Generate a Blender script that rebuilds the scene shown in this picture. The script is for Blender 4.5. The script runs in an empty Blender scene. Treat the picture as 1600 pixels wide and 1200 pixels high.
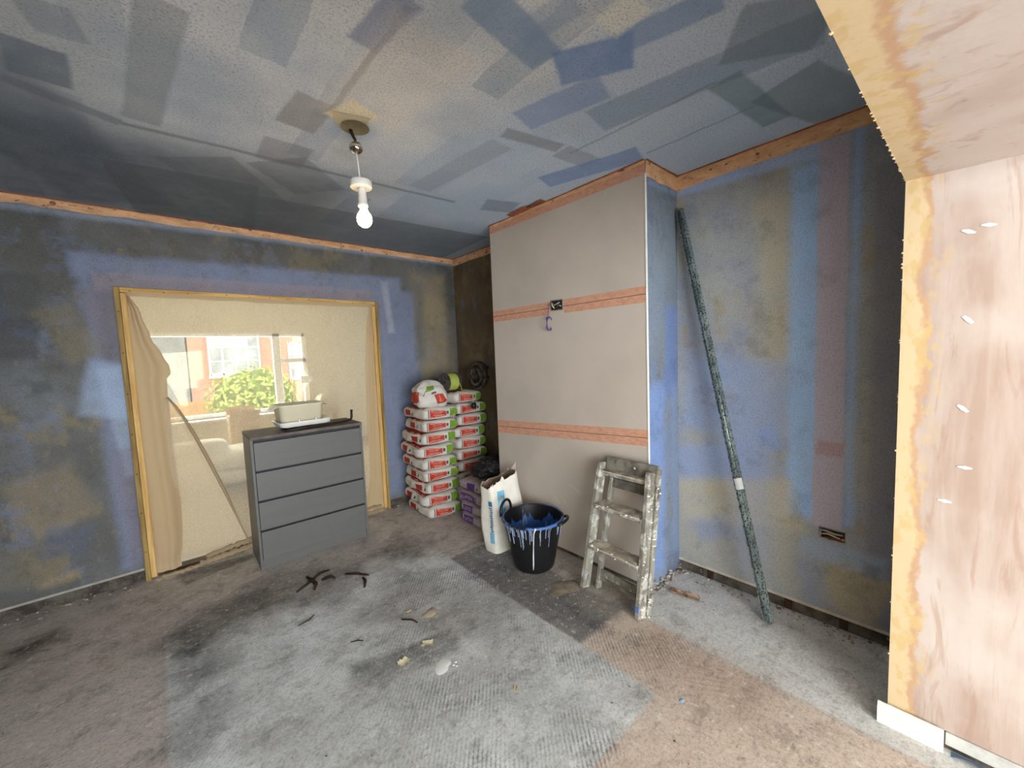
import bpy, bmesh, math, random
from mathutils import Vector, Matrix, noise as mnoise
random.seed(7)
PI = math.pi
SC = bpy.context.scene
COL = SC.collection

# ---------------------------------------------------------------- camera, world, light, exposure
cam_d = bpy.data.cameras.new('camera')
cam = bpy.data.objects.new('camera', cam_d); COL.objects.link(cam)
cam_d.sensor_fit = 'HORIZONTAL'; cam_d.sensor_width = 36.0
cam_d.lens = 619.9 / 1600 * 36.0
cam_d.clip_start = 0.03; cam_d.clip_end = 200
_r = Vector((0.7471451, -0.66349496, -0.03935268)); _u = Vector((0.07978501, 0.03074993, 0.99633769)); _f = Vector((0.65985494, 0.74754858, -0.07591161))
cam.matrix_world = Matrix(((_r.x, _u.x, -_f.x, 0), (_r.y, _u.y, -_f.y, 0), (_r.z, _u.z, -_f.z, 1.3997), (0, 0, 0, 1)))
SC.camera = cam

SC.view_settings.view_transform = 'Standard'
SC.view_settings.look = 'None'
SC.view_settings.gamma = 1.0
SC.view_settings.use_curve_mapping = False
SC.view_settings.exposure = 0.8

world = bpy.data.worlds.new('overcast_sky'); SC.world = world
world.use_nodes = True
bg = world.node_tree.nodes['Background']
bg.inputs['Color'].default_value = (0.90, 0.95, 1.0, 1)
bg.inputs['Strength'].default_value = 3.8

def area(name, loc, rot, sx, sy, power, col, spread=180):
    d = bpy.data.lights.new(name, 'AREA'); d.shape = 'RECTANGLE'; d.size = sx; d.size_y = sy
    d.energy = power; d.color = col; d.spread = math.radians(spread)
    o = bpy.data.objects.new(name, d); COL.objects.link(o); o.location = loc; o.rotation_euler = rot
    return o
# daylight through the wide glazed garden doors behind the camera, and through the front room window
area('daylight_garden_doors', (-0.4, -2.75, 1.15), (math.radians(90), 0, 0), 3.0, 2.1, 112, (0.87, 0.945, 1.0))
area('daylight_front_window', (0.75, 7.35, 1.26), (math.radians(-90), 0, 0), 2.0, 1.2, 62, (1.0, 0.98, 0.94))

# ---------------------------------------------------------------- mesh helpers
class MB:
    def __init__(s): s.v = []; s.f = []; s.mi = []; s.sm = []
    def add(s, vs, fs, mi=0, smooth=False):
        n = len(s.v); s.v += [tuple(p) for p in vs]
        for f in fs: s.f.append(tuple(i + n for i in f)); s.mi.append(mi); s.sm.append(smooth)
        return s
    def box(s, a, b, mi=0, M=None, bev=0.0):
        (x0, y0, z0), (x1, y1, z1) = a, b
        x0, x1 = min(x0, x1), max(x0, x1); y0, y1 = min(y0, y1), max(y0, y1); z0, z1 = min(z0, z1), max(z0, z1)
        if bev <= 0:
            vs = [(x0,y0,z0),(x1,y0,z0),(x1,y1,z0),(x0,y1,z0),(x0,y0,z1),(x1,y0,z1),(x1,y1,z1),(x0,y1,z1)]
            fs = [(3,2,1,0),(4,5,6,7),(0,1,5,4),(1,2,6,5),(2,3,7,6),(3,0,4,7)]
        else:
            bm = bmesh.new(); r = bmesh.ops.create_cube(bm, size=1)
            for v in bm.verts: v.co = Vector(((x0+x1)/2+v.co.x*(x1-x0), (y0+y1)/2+v.co.y*(y1-y0), (z0+z1)/2+v.co.z*(z1-z0)))
            bmesh.ops.bevel(bm, geom=bm.edges[:], offset=bev, segments=1, affect='EDGES')
            bm.verts.index_update()
            vs = [v.co.copy() for v in bm.verts]; fs = [[v.index for v in f.verts] for f in bm.faces]; bm.free()
        if M: vs = [M @ Vector(v) for v in vs]
        return s.add(vs, fs, mi)
    def beam(s, p, q, w, h, up=(0,0,1), mi=0, bev=0.0):
        p, q = Vector(p), Vector(q); d = (q-p); L = d.length; d.normalize()
        x = Vector(up).cross(d)
        if x.length < 1e-4: x = Vector((1,0,0)).cross(d)
        x.normalize(); y = d.cross(x)
        M = Matrix(((x.x,y.x,d.x,p.x),(x.y,y.y,d.y,p.y),(x.z,y.z,d.z,p.z),(0,0,0,1)))
        return s.box((-w/2,-h/2,0),(w/2,h/2,L), mi, M, bev)
    def tube(s, pts, r, n=8, mi=0, cap=True, smooth=True):
        pts = [Vector(p) for p in pts]; R = r if isinstance(r, (list, tuple)) else [r]*len(pts)
        t = (pts[1]-pts[0]).normalized(); x = t.orthogonal().normalized(); vs = []; m = len(pts)
        for i, p in enumerate(pts):
            t2 = (pts[min(i+1,m-1)]-pts[max(i-1,0)]).normalized()
            if t2.length < 1e-6: t2 = t
            x = (x - t2*x.dot(t2)).normalized(); y = t2.cross(x); t = t2
            for k in range(n):
                a = 2*PI*k/n; vs.append(p + (x*math.cos(a)+y*math.sin(a))*R[i])
        fs = [(i*n+k, i*n+(k+1)%n, (i+1)*n+(k+1)%n, (i+1)*n+k) for i in range(m-1) for k in range(n)]
        if cap: fs += [tuple(range(n))[::-1], tuple((m-1)*n+k for k in range(n))]
        return s.add(vs, fs, mi, smooth)
    def lathe(s, prof, c=(0,0,0), n=32, mi=0, smooth=True, M=None):
        vs = []; c = Vector(c)
        for r, z in prof:
            for k in range(n):
                a = 2*PI*k/n; v = Vector((r*math.cos(a), r*math.sin(a), z)); vs.append((M @ v if M else v) + c)
        m = len(prof)
        fs = [(i*n+k, i*n+(k+1)%n, (i+1)*n+(k+1)%n, (i+1)*n+k) for i in range(m-1) for k in range(n)]
        return s.add(vs, fs, mi, smooth)
    def grid(s, fn, nu, nv, mi=0, smooth=True, flip=False):
        vs = [fn(i/nu, j/nv) for j in range(nv+1) for i in range(nu+1)]
        q = lambda i, j: j*(nu+1)+i
        fs = [(q(i,j), q(i+1,j), q(i+1,j+1), q(i,j+1)) for j in range(nv) for i in range(nu)]
        if flip: fs = [f[::-1] for f in fs]
        return s.add(vs, fs, mi, smooth)
    def build(s, name, mats, parent=None):
        me = bpy.data.meshes.new(name); me.from_pydata([tuple(v) for v in s.v], [], s.f)
        if not isinstance(mats, (list, tuple)): mats = [mats]
        for m in mats: me.materials.append(m)
        me.polygons.foreach_set('material_index', s.mi); me.polygons.foreach_set('use_smooth', s.sm)
        me.update()
        o = bpy.data.objects.new(name, me); COL.objects.link(o)
        if parent is not None: o.parent = parent
        return o

def tag(o, label, cat, group=None, kind=None):
    o['label'] = label; o['category'] = cat
    if group: o['group'] = group
    if kind: o['kind'] = kind
    return o
def struct(o): o['kind'] = 'structure'; return o
def empty(name, loc, rz=0.0):
    o = bpy.data.objects.new(name, None); COL.objects.link(o); o.location = loc; o.rotation_euler = (0, 0, rz); o.empty_display_size = .1
    return o
def thing(name, loc, label, cat, rz=0.0, group=None): return tag(empty(name, loc, rz), label, cat, group)
def copy_tree(o, parent=None):
    c = o.copy(); COL.objects.link(c)
    if parent is not None: c.parent = parent
    for ch in list(o.children): copy_tree(ch, c)
    return c
def nz(p, s=1.0, seed=0.0): return mnoise.noise(Vector((p[0]*s+seed*7.3, p[1]*s+seed*3.1, p[2]*s-seed*5.7)))

_textcache = {}
def text_mesh(body, size=1.0):
    "flat 2-D vertices and faces of a word, centred on the origin"
    if body in _textcache: return _textcache[body]
    c = bpy.data.curves.new('word', 'FONT'); c.body = body; c.size = size; c.resolution_u = 2
    c.align_x = 'CENTER'; c.align_y = 'CENTER'
    o = bpy.data.objects.new('word', c); COL.objects.link(o)
    dg = bpy.context.evaluated_depsgraph_get(); me = bpy.data.meshes.new_from_object(o.evaluated_get(dg))
    V = [(v.co.x, v.co.y) for v in me.vertices]; F = [tuple(p.vertices) for p in me.polygons]
    bpy.data.objects.remove(o); bpy.data.curves.remove(c); bpy.data.meshes.remove(me)
    _textcache[body] = (V, F); return V, F

# ---------------------------------------------------------------- material helpers
def srgb(c, gain=1.0):
    o = []
    for x in c[:3]:
        x = x/255.0; x = x/12.92 if x <= .04045 else ((x+.055)/1.055)**2.4
        o.append(x*gain)
    m = max(o)/.86
    if m > 1: o = [x/m for x in o]
    return (*o, 1.0)

class NT:
    def __init__(s, name, rough=.85):
        s.m = bpy.data.materials.new(name); s.m.use_nodes = True; s.t = s.m.node_tree
        s.b = s.t.nodes['Principled BSDF']; s.b.inputs['Roughness'].default_value = rough
        s.b.inputs['Specular IOR Level'].default_value = .25
        s.out = s.t.nodes['Material Output']
    def n(s, ty, **kw):
        nd = s.t.nodes.new(ty)
        for k, v in kw.items(): setattr(nd, k, v)
        return nd
    def l(s, a, b): s.t.links.new(a, b)
    def set(s, sock, v):
        if hasattr(v, 'is_output') or isinstance(v, bpy.types.NodeSocket): s.l(v, sock)
        else: sock.default_value = v
    def obj(s):
        if not hasattr(s, '_tc'): s._tc = s.n('ShaderNodeTexCoord')
        return s._tc.outputs['Object']
    def math(s, op, a, b=0.0, c=0.0, clamp=False):
        m = s.n('ShaderNodeMath', operation=op, use_clamp=clamp)
        s.set(m.inputs[0], a); s.set(m.inputs[1], b); s.set(m.inputs[2], c); return m.outputs[0]
    def vmath(s, op, a, b=(0,0,0)):
        m = s.n('ShaderNodeVectorMath', operation=op); s.set(m.inputs[0], a)
        if op == 'SCALE': s.set(m.inputs['Scale'], b)
        else: s.set(m.inputs[1], b)
        return m.outputs[0]
    def noise(s, scale, detail=4, rough=.55, vec=None, dist=0.0, stretch=None, color=False):
        v = vec if vec is not None else s.obj()
        if stretch: v = s.vmath('MULTIPLY', v, stretch)
        k = s.n('ShaderNodeTexNoise'); s.l(v, k.inputs['Vector']); k.inputs['Scale'].default_value = scale
        k.inputs['Detail'].default_value = detail; k.inputs['Roughness'].default_value = rough; k.inputs['Distortion'].default_value = dist
        return k.outputs['Color'] if color else k.outputs['Fac']
    def ramp(s, f, lo, hi, a=0.0, b=1.0):
        m = s.n('ShaderNodeMapRange', interpolation_type='SMOOTHSTEP'); s.set(m.inputs['Value'], f)
        for k, v in zip(('From Min','From Max','To Min','To Max'), (lo, hi, a, b)): s.set(m.inputs[k], v)
        return m.outputs['Result']
    def mix(s, f, a, b, mode='MIX'):
        m = s.n('ShaderNodeMix', data_type='RGBA', blend_type=mode)
        s.set(m.inputs[0], f); s.set(m.inputs[6], a); s.set(m.inputs[7], b); return m.outputs[2]
    def bump(s, h, strength=.3, dist=.01):
        k = s.n('ShaderNodeBump'); s.set(k.inputs['Height'], h); k.inputs['Strength'].default_value = strength; k.inputs['Distance'].default_value = dist
        if s.b.inputs['Normal'].is_linked: s.l(s.b.inputs['Normal'].links[0].from_socket, k.inputs['Normal'])
        s.l(k.outputs['Normal'], s.b.inputs['Normal'])
    def col(s, c): s.set(s.b.inputs['Base Color'], c); return s
    def sep(s, v):
        k = s.n('ShaderNodeSeparateXYZ'); s.l(v, k.inputs[0]); return k.outputs
    def comb(s, x, y, z=0.0):
        k = s.n('ShaderNodeCombineXYZ'); s.set(k.inputs[0], x); s.set(k.inputs[1], y); s.set(k.inputs[2], z); return k.outputs[0]

def stroke_group():
    g = bpy.data.node_groups.new('brush_stroke', 'ShaderNodeTree')
    for nm, ty in (('Coord','NodeSocketVector'),('Centre','NodeSocketVector'),('Angle','NodeSocketFloat'),('HX','NodeSocketFloat'),('HY','NodeSocketFloat'),('Soft','NodeSocketFloat')):
        g.interface.new_socket(nm, in_out='INPUT', socket_type=ty)
    g.interface.new_socket('Mask', in_out='OUTPUT', socket_type='NodeSocketFloat')
    N = g.nodes; L = g.links.new
    i = N.new('NodeGroupInput'); o = N.new('NodeGroupOutput')
    d = N.new('ShaderNodeVectorMath'); d.operation = 'SUBTRACT'; L(i.outputs['Coord'], d.inputs[0]); L(i.outputs['Centre'], d.inputs[1])
    r = N.new('ShaderNodeVectorRotate'); r.rotation_type = 'Z_AXIS'; L(d.outputs[0], r.inputs['Vector'])
    ng = N.new('ShaderNodeMath'); ng.operation = 'MULTIPLY'; ng.inputs[1].default_value = -1; L(i.outputs['Angle'], ng.inputs[0]); L(ng.outputs[0], r.inputs['Angle'])
    a = N.new('ShaderNodeVectorMath'); a.operation = 'ABSOLUTE'; L(r.outputs[0], a.inputs[0])
    sp = N.new('ShaderNodeSeparateXYZ'); L(a.outputs[0], sp.inputs[0])
    sx = N.new('ShaderNodeMath'); sx.operation = 'SUBTRACT'; L(sp.outputs[0], sx.inputs[0]); L(i.outputs['HX'], sx.inputs[1])
    sy = N.new('ShaderNodeMath'); sy.operation = 'SUBTRACT'; L(sp.outputs[1], sy.inputs[0]); L(i.outputs['HY'], sy.inputs[1])
    mx = N.new('ShaderNodeMath'); mx.operation = 'MAXIMUM'; L(sx.outputs[0], mx.inputs[0]); L(sy.outputs[0], mx.inputs[1])
    ns = N.new('ShaderNodeMath'); ns.operation = 'MULTIPLY'; ns.inputs[1].default_value = -1; L(i.outputs['Soft'], ns.inputs[0])
    mr = N.new('ShaderNodeMapRange'); mr.interpolation_type = 'SMOOTHSTEP'; L(mx.outputs[0], mr.inputs['Value']); L(ns.outputs[0], mr.inputs['From Min']); L(i.outputs['Soft'], mr.inputs['From Max'])
    mr.inputs['To Min'].default_value = 1; mr.inputs['To Max'].default_value = 0
    L(mr.outputs['Result'], o.inputs['Mask']); return g
STROKE = stroke_group()

def soften(c, s):
    m = sum(c)/3; return tuple(m+(x-m)*s for x in c)
def strokes(k, base, axes, data, gain, distort=.03, dscale=5.0, streak=.45, sat=.68):
    "lay painted / stained patches (centre, angle, half size, colour, opacity, edge softness in metres) over a base colour"
    sp = k.sep(k.obj()); uv = k.comb(sp[axes[0]], sp[axes[1]], 0.0)
    d = k.vmath('SUBTRACT', k.noise(dscale, 5, .65, uv, color=True), (.5,.5,.5))
    uvd = k.vmath('ADD', uv, k.vmath('SCALE', d, distort*2))
    st = k.ramp(k.noise(7, 6, .7, uv), .25, .7, 1-streak, 1.0)
    c = base
    for cx, cy, ang, hx, hy, rgb, op, soft in data:
        g = k.n('ShaderNodeGroup'); g.node_tree = STROKE
        k.l(uvd, g.inputs['Coord']); g.inputs['Centre'].default_value = (cx, cy, 0); g.inputs['Angle'].default_value = ang
        g.inputs['HX'].default_value = hx; g.inputs['HY'].default_value = hy; g.inputs['Soft'].default_value = soft
        f = k.math('MULTIPLY', k.math('MULTIPLY', g.outputs['Mask'], st), op)
        c = k.mix(f, c, srgb(soften(rgb, sat), gain))
    return c, uvd

def plain(name, rgb, rough=.7, gain=1.0, var=.12, scale=18, bump=.12, metal=0.0, spec=.3):
    k = NT(name, rough); a = srgb(rgb, gain); b = tuple(x*(1-var*2.2) for x in a[:3])+(1,)
    k.col(k.mix(k.ramp(k.noise(scale, 6, .6), .35, .7), a, b)); k.b.inputs['Metallic'].default_value = metal
    k.b.inputs['Specular IOR Level'].default_value = spec
    if bump: k.bump(k.noise(scale*5, 4), bump, .003)
    return k.m
def splatter(name, rgb, rgb2, scale=30, cover=.5, rough=.8, gain=1.0, stretch=None, soft=.08):
    k = NT(name, rough); f = k.noise(scale, 6, .65, stretch=stretch)
    k.col(k.mix(k.ramp(f, cover-soft, cover+soft), srgb(rgb, gain), srgb(rgb2, gain))); k.bump(f, .35, .004); return k.m

# paint patches, stains and some painted-in shade, metres on each surface: centre, angle, half length, half width, colour, opacity, edge softness
CEIL=[
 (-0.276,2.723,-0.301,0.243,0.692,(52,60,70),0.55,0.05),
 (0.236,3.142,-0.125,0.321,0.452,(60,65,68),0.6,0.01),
 (-0.219,2.016,0.068,0.074,0.112,(75,85,95),0.8,0.01),
 (-0.152,1.75,1.372,0.073,0.059,(85,95,105),0.5,0.01),
 (0.056,1.857,1.651,0.383,0.059,(95,100,105),0.55,0.01),
 (0.741,2.261,-0.05,0.783,0.015,(70,72,72),0.6,0.01),
 (-0.183,2.24,0.397,0.154,0.03,(80,85,90),0.6,0.01),
 (0.523,1.788,0.104,0.077,0.128,(98,97,98),0.7,0.01),
 (0.528,2.186,-0.005,0.102,0.12,(95,95,98),0.6,0.01),
 (0.605,1.397,-1.538,0.322,0.012,(75,75,78),0.6,0.006),
 (0.582,1.172,-1.42,0.126,0.049,(88,96,118),0.75,0.01),
 (0.91,0.949,0.154,0.173,0.066,(90,108,130),0.85,0.01),
 (1.21,0.874,-1.022,0.131,0.087,(75,98,135),0.85,0.01),
 (1.304,1.111,-1.314,0.187,0.08,(95,110,140),0.75,0.01),
 (0.955,0.863,-1.397,0.104,0.053,(92,110,132),0.5,0.01),
 (1.254,0.633,-1.287,0.154,0.053,(85,105,135),0.75,0.01),
 (1.591,0.705,-1.374,0.397,0.096,(90,105,125),0.65,0.01),
 (1.929,0.605,-0.09,0.251,0.059,(75,92,100),0.7,0.01),
 (1.566,0.415,-0.933,0.146,0.129,(75,88,98),0.6,0.01),
 (1.405,1.373,-0.196,0.16,0.039,(95,98,105),0.75,0.01),
 (1.699,1.35,-0.076,0.118,0.061,(98,102,112),0.6,0.01),
 (1.857,1.394,-1.293,0.279,0.082,(80,100,135),0.8,0.01),
 (1.273,1.826,-1.469,0.344,0.071,(105,112,125),0.5,0.01),
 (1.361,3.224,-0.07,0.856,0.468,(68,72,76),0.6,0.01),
 (1.81,2.107,-0.36,0.115,0.097,(75,85,100),0.6,0.01),
 (1.655,0.997,-1.527,0.35,0.008,(80,88,92),0.5,0.005),
 (1.961,0.855,-1.573,0.25,0.008,(80,88,92),0.5,0.005),
 (1.12,0.706,-1.619,0.063,0.062,(190,190,180),0.6,0.01),
 (2.115,0.416,-1.882,0.129,0.248,(70,82,88),0.6,0.01),
 (0.407,2.764,0.945,0.361,0.18,(72,76,80),0.5,0.01),
 (0.65,2.412,0.764,0.197,0.156,(75,78,82),0.5,0.01),
 (0.728,1.415,-1.505,0.299,0.159,(185,178,165),0.35,0.06),
 (0.672,1.685,-1.224,0.081,0.07,(190,180,150),0.8,0.01),
]
BACK=[
 (-0.681,1.731,1.485,0.244,0.182,(50,54,60),0.7,0.02),
 (-0.49,1.92,0.091,0.133,0.209,(70,68,62),0.5,0.02),
 (0.917,2.345,0.008,1.547,0.018,(112,126,152),0.65,0.02),
 (-0.341,2.288,-0.519,0.028,0.05,(95,102,115),0.5,0.05),
 (0.704,2.055,0.017,1.053,0.076,(92,103,132),0.85,0.03),
 (-0.27,1.105,-1.542,0.985,0.033,(88,99,128),0.85,0.04),
 (0.663,1.948,0.008,0.928,0.062,(112,100,112),0.8,0.015),
 (-0.165,1.685,-1.298,0.228,0.122,(92,86,100),0.8,0.03),
 (0.685,1.891,0.002,0.842,0.03,(118,118,126),0.5,0.015),
 (-0.239,1.275,-0.207,0.122,0.172,(103,122,150),0.8,0.03),
 (-0.202,1.064,-1.463,0.348,0.056,(110,128,155),0.75,0.02),
 (-0.191,0.505,-1.524,0.391,0.063,(92,86,104),0.7,0.03),
 (-0.382,1.625,-1.169,0.165,0.087,(102,90,62),0.6,0.03),
 (-0.533,0.646,-1.261,0.179,0.141,(106,92,68),0.7,0.04),
 (-0.629,0.275,-0.248,0.135,0.113,(92,84,66),0.6,0.04),
 (-0.499,0.372,-0.237,0.092,0.088,(64,72,92),0.7,0.04),
 (-0.553,1.28,0.528,0.094,0.169,(84,92,100),0.55,0.05),
 (-0.519,1.313,0.013,0.039,0.035,(62,64,68),0.7,0.01),
 (-0.523,0.974,-0.347,0.115,0.119,(80,80,78),0.4,0.05),
 (1.683,1.062,-1.579,0.964,0.209,(86,97,126),0.85,0.04),
 (1.579,1.425,-1.532,0.505,0.007,(104,96,110),0.7,0.02),
 (1.623,1.873,-1.477,0.235,0.03,(128,128,138),0.6,0.02),
 (2.107,1.697,-1.475,0.515,0.19,(118,100,66),0.65,0.06),
 (1.946,1.763,-1.559,0.374,0.05,(70,70,72),0.6,0.05),
 (2.285,1.704,-1.599,0.595,0.04,(70,62,50),0.5,0.04),
 (0.888,2.213,0.038,0.979,0.066,(84,78,66),0.5,0.03),
 (-0.55,0.16,0.02,0.077,0.02,(150,124,84),0.4,0.03),
]
RIGHT=[
 (0.786,2.32,-3.084,0.347,0.051,(122,142,180),0.8,0.02),
 (0.595,1.671,-1.639,0.48,0.104,(120,114,95),0.7,0.05),
 (0.678,1.423,-1.641,0.234,0.099,(104,102,98),0.5,0.06),
 (0.495,1.376,-1.567,0.862,0.078,(130,164,208),1.0,0.035),
 (0.408,1.405,-1.571,0.913,0.056,(116,109,122),0.97,0.01),
 (0.325,1.434,-1.569,0.902,0.011,(112,142,184),0.95,0.03),
 (0.209,1.117,-1.574,1.03,0.055,(84,84,92),0.7,0.02),  # darker column beside the pier: its shade painted into the wall colour
 (0.285,1.106,-1.574,0.438,0.031,(106,102,90),0.5,0.04),
 (0.4,0.887,-1.513,0.035,0.05,(112,84,80),0.6,0.01),
 (0.832,1.1,-3.005,0.273,0.226,(88,104,136),0.6,0.06),
 (0.909,0.736,2.891,0.244,0.111,(88,104,138),0.65,0.05),
 (0.652,0.903,2.599,0.043,0.06,(78,98,140),0.6,0.03),
 (0.833,0.512,2.944,0.311,0.132,(126,118,96),0.65,0.04),
 (0.844,0.227,2.914,0.313,0.146,(110,106,94),0.6,0.06),
 (0.938,0.327,2.654,0.102,0.06,(80,94,120),0.6,0.05),
 (0.302,0.216,-2.841,0.11,0.126,(118,109,84),0.7,0.02),
 (0.352,0.371,-3.114,0.161,0.05,(96,110,128),0.8,0.02),
 (0.452,0.198,-1.796,0.125,0.06,(92,100,118),0.6,0.02),
 (0.238,0.334,-2.979,0.028,0.035,(80,84,90),0.8,0.02),
 (0.736,0.497,-1.627,0.375,0.1,(86,96,120),0.4,0.06),
]
SIDE=[
 (2.224,1.81,-1.591,0.474,0.198,(104,114,122),0.8,0.1),
 (2.293,1.371,-1.588,0.267,0.078,(80,106,165),0.8,0.04),
 (2.053,0.642,-1.595,0.558,0.132,(92,124,185),0.7,0.04),
 (2.325,0.656,-1.579,0.522,0.05,(108,128,160),0.6,0.04),
 (2.206,2.306,0.065,0.168,0.02,(122,142,180),0.7,0.02),
]
FLOORP=[
 (-0.60,3.10,0.3,0.10,0.07,(58,38,24),1.0,0.06),
 (-0.619,3.0,0.233,0.084,0.02,(60,42,30),0.6,0.03),
 (0.158,2.686,0.367,0.249,0.195,(62,62,62),0.75,0.1),
 (-0.011,2.426,-1.28,0.249,0.085,(58,60,62),0.6,0.08),
 (1.24,2.683,0.553,0.172,0.188,(70,66,62),0.7,0.06),
 (0.753,1.677,-0.27,0.242,0.083,(60,57,54),0.8,0.03),
 (0.532,1.696,-1.24,0.055,0.012,(190,186,178),0.6,0.01),
 (0.736,1.631,-0.106,0.204,0.008,(185,180,172),0.7,0.008),
 (1.565,1.633,-1.34,0.485,0.143,(66,68,70),0.5,0.05),
 (1.774,1.32,-1.301,0.152,0.149,(150,138,122),0.8,0.05),
 (1.659,1.662,-1.05,0.203,0.123,(135,124,110),0.6,0.05),
 (0.579,1.411,-0.571,0.35,0.277,(178,182,180),0.55,0.15),
 (1.119,1.014,-0.318,0.238,0.169,(170,180,182),0.55,0.12),
 (1.05,1.944,-1.051,0.329,0.231,(140,130,118),0.5,0.08),
 (0.177,3.426,0.217,0.198,0.132,(70,70,62),0.7,0.02),
 (1.238,1.609,-1.205,0.315,0.197,(112,112,112),0.4,0.08),
 (1.828,1.181,-1.4,0.074,0.05,(92,92,94),0.6,0.03),
 (2.204,0.387,-1.785,0.239,0.007,(88,78,72),0.6,0.1),
 (1.009,1.881,-1.011,0.058,0.03,(190,175,150),0.7,0.01),
 (1.646,0.72,-1.491,0.264,0.162,(160,120,92),0.5,0.1),
 (-0.007,1.932,0.938,0.133,0.082,(88,92,96),0.5,0.08),
 (0.555,2.683,-0.531,0.333,0.218,(96,90,84),0.5,0.08),
]

# ---------------------------------------------------------------- painted surfaces of the room
GC = 2.6      # the photograph's mid tones turned into paint albedo
def wall_paint(name, base, base2, axes, data, gain, distort=.022, streak=.45, sat=.68):
    k = NT(name, .78)
    b = k.mix(k.ramp(k.noise(2.6, 6, .6), .38, .64), srgb(base, gain), srgb(base2, gain))
    b = k.mix(k.ramp(k.noise(9, 7, .7), .5, .8, 0, .55), b, srgb(tuple(x*.78 for x in base), gain))
    m1 = k.noise(4.2, 8, .72, stretch=(1,1,.6)); m2 = k.noise(3.4, 8, .72, vec=k.vmath('ADD', k.obj(), (4.4,8.1,2.7)))
    b = k.mix(k.ramp(m1, .52, .62, 0, .6), b, srgb((104,94,70), gain)); b = k.mix(k.ramp(m2, .53, .63, 0, .6), b, srgb((82,90,108), gain))
    c, uvd = strokes(k, b, axes, data, gain, distort, streak=streak, sat=sat)
    fine = k.noise(120, 4, .8)
    c = k.mix(k.ramp(fine, .46, .66, 0, .55), c, k.mix(1.0, c, (.5,.5,.51,1), 'MULTIPLY'))
    c = k.mix(k.ramp(k.noise(5, 8, .75), .52, .66, 0, .5), c, k.mix(1.0, c, (.62,.62,.60,1), 'MULTIPLY'))
    c = k.mix(k.ramp(k.noise(38, 6, .7, stretch=(1,1,.5)), .6, .75, 0, .28), c, srgb((170,165,150), 1.0))
    k.col(c); k.bump(fine, .25, .004); k.bump(k.noise(14, 5), .25, .01)
    return k.m
M_BACK = wall_paint('primed_wall_window_side', (68,68,66), (78,78,77), (0,2), BACK, 2.1, .016, .3, .66)
M_RIGHT = wall_paint('primed_wall_alcove', (97,100,107), (106,107,104), (1,2), RIGHT, 2.8, .011, .2, .85)
M_SIDE = wall_paint('primed_chimney_side', (106,116,132), (98,110,134), (0,2), SIDE, 1.45, .03, .3, .75)
M_ALC = wall_paint('primed_far_alcove', (92,76,54), (76,66,54), (1,2), [], 1.7)

k = NT('primed_ceiling', .85)
b = k.mix(k.ramp(k.noise(1.7, 6, .6), .35, .68), srgb((178,183,188), 1.55), srgb((152,162,174), 1.5))
# roller bands running across and along the boards
bk = k.n('ShaderNodeTexBrick'); sp = k.sep(k.obj())
vv = k.comb(sp[1], sp[0]); dd = k.vmath('SUBTRACT', k.noise(4, 5, .6, vv, color=True), (.5,.5,.5)); k.l(k.vmath('ADD', vv, k.vmath('SCALE', dd, .05)), bk.inputs['Vector'])
bk.inputs['Scale'].default_value = 1.0; bk.inputs['Mortar Size'].default_value = 0; bk.inputs['Brick Width'].default_value = .62; bk.inputs['Row Height'].default_value = .135
bk.inputs['Color1'].default_value = (0,0,0,1); bk.inputs['Color2'].default_value = (1,1,1,1); bk.inputs['Bias'].default_value = -.2; bk.offset_frequency = 2
b = k.mix(k.math('MULTIPLY', k.ramp(bk.outputs['Color'], .3, .9, 0, .85), k.ramp(k.noise(6, 5), .2, .75, .4, 1)), b, srgb((116,134,156), 1.45))
b = k.mix(k.math('MULTIPLY', k.ramp(k.math('ADD', sp[0], k.math('MULTIPLY', k.math('SUBTRACT', k.noise(2.2, 4), .5), 1.6)), .75, 1.5), .75), b, srgb((142,158,176), 1.75))
CEIL = [(-.05,3.0,0,1.0,.62,(50,54,58),.72,.22),(1.45,3.15,0,.9,.42,(84,86,88),.55,.25),(-.45,1.75,0,.42,.6,(112,116,118),.5,.2)]+CEIL  # soft strokes by the back wall: dark paint plus painted-in loss of light
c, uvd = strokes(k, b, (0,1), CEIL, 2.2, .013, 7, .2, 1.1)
pits = k.ramp(k.noise(110, 5, .75), .54, .64)
pmask = k.ramp(k.noise(2.4, 4, .6), .38, .62, .12, 1)
c = k.mix(k.math('MULTIPLY', pits, k.math('MULTIPLY', pmask, .75)), c, srgb((96,98,104), 1.3))
c = k.mix(k.ramp(k.noise(120, 3, .8), .48, .64, 0, .5), c, srgb((122,126,132), 1.3))
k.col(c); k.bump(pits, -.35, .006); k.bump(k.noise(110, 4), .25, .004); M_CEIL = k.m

# floor: bare screed with the prints of old coverings
k = NT('bare_screed_floor', .82)
fine = k.noise(48, 8, .72); mid = k.noise(7, 7, .65); flat = k.sep(k.obj())
b = k.mix(k.ramp(mid, .35, .68), srgb((168,159,151), 1.5), srgb((148,141,136), 1.5))
REG = [(-.55, 1.6, 0, .46, 1.0, (178,167,159), .8, .02), (1.3, .25, 0, .468, .92, (190,166,146), .92, .02), (1.585, 1.74, 0, .185, .57, (100,101,103), .85, .015), (2.2, .5, 0, .42, .66, (186,186,182), .9, .012)]
c, uvd = strokes(k, b, (0,1), REG, 1.4, .008, 6, .22)
def boxmask(cx, cy, ang, hx, hy, soft):
    g = k.n('ShaderNodeGroup'); g.node_tree = STROKE; k.l(uvd, g.inputs['Coord']); g.inputs['Centre'].default_value = (cx, cy, 0)
    for nm, v in (('Angle', ang), ('HX', hx), ('HY', hy), ('Soft', soft)): g.inputs[nm].default_value = v
    return g.outputs['Mask']
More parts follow.
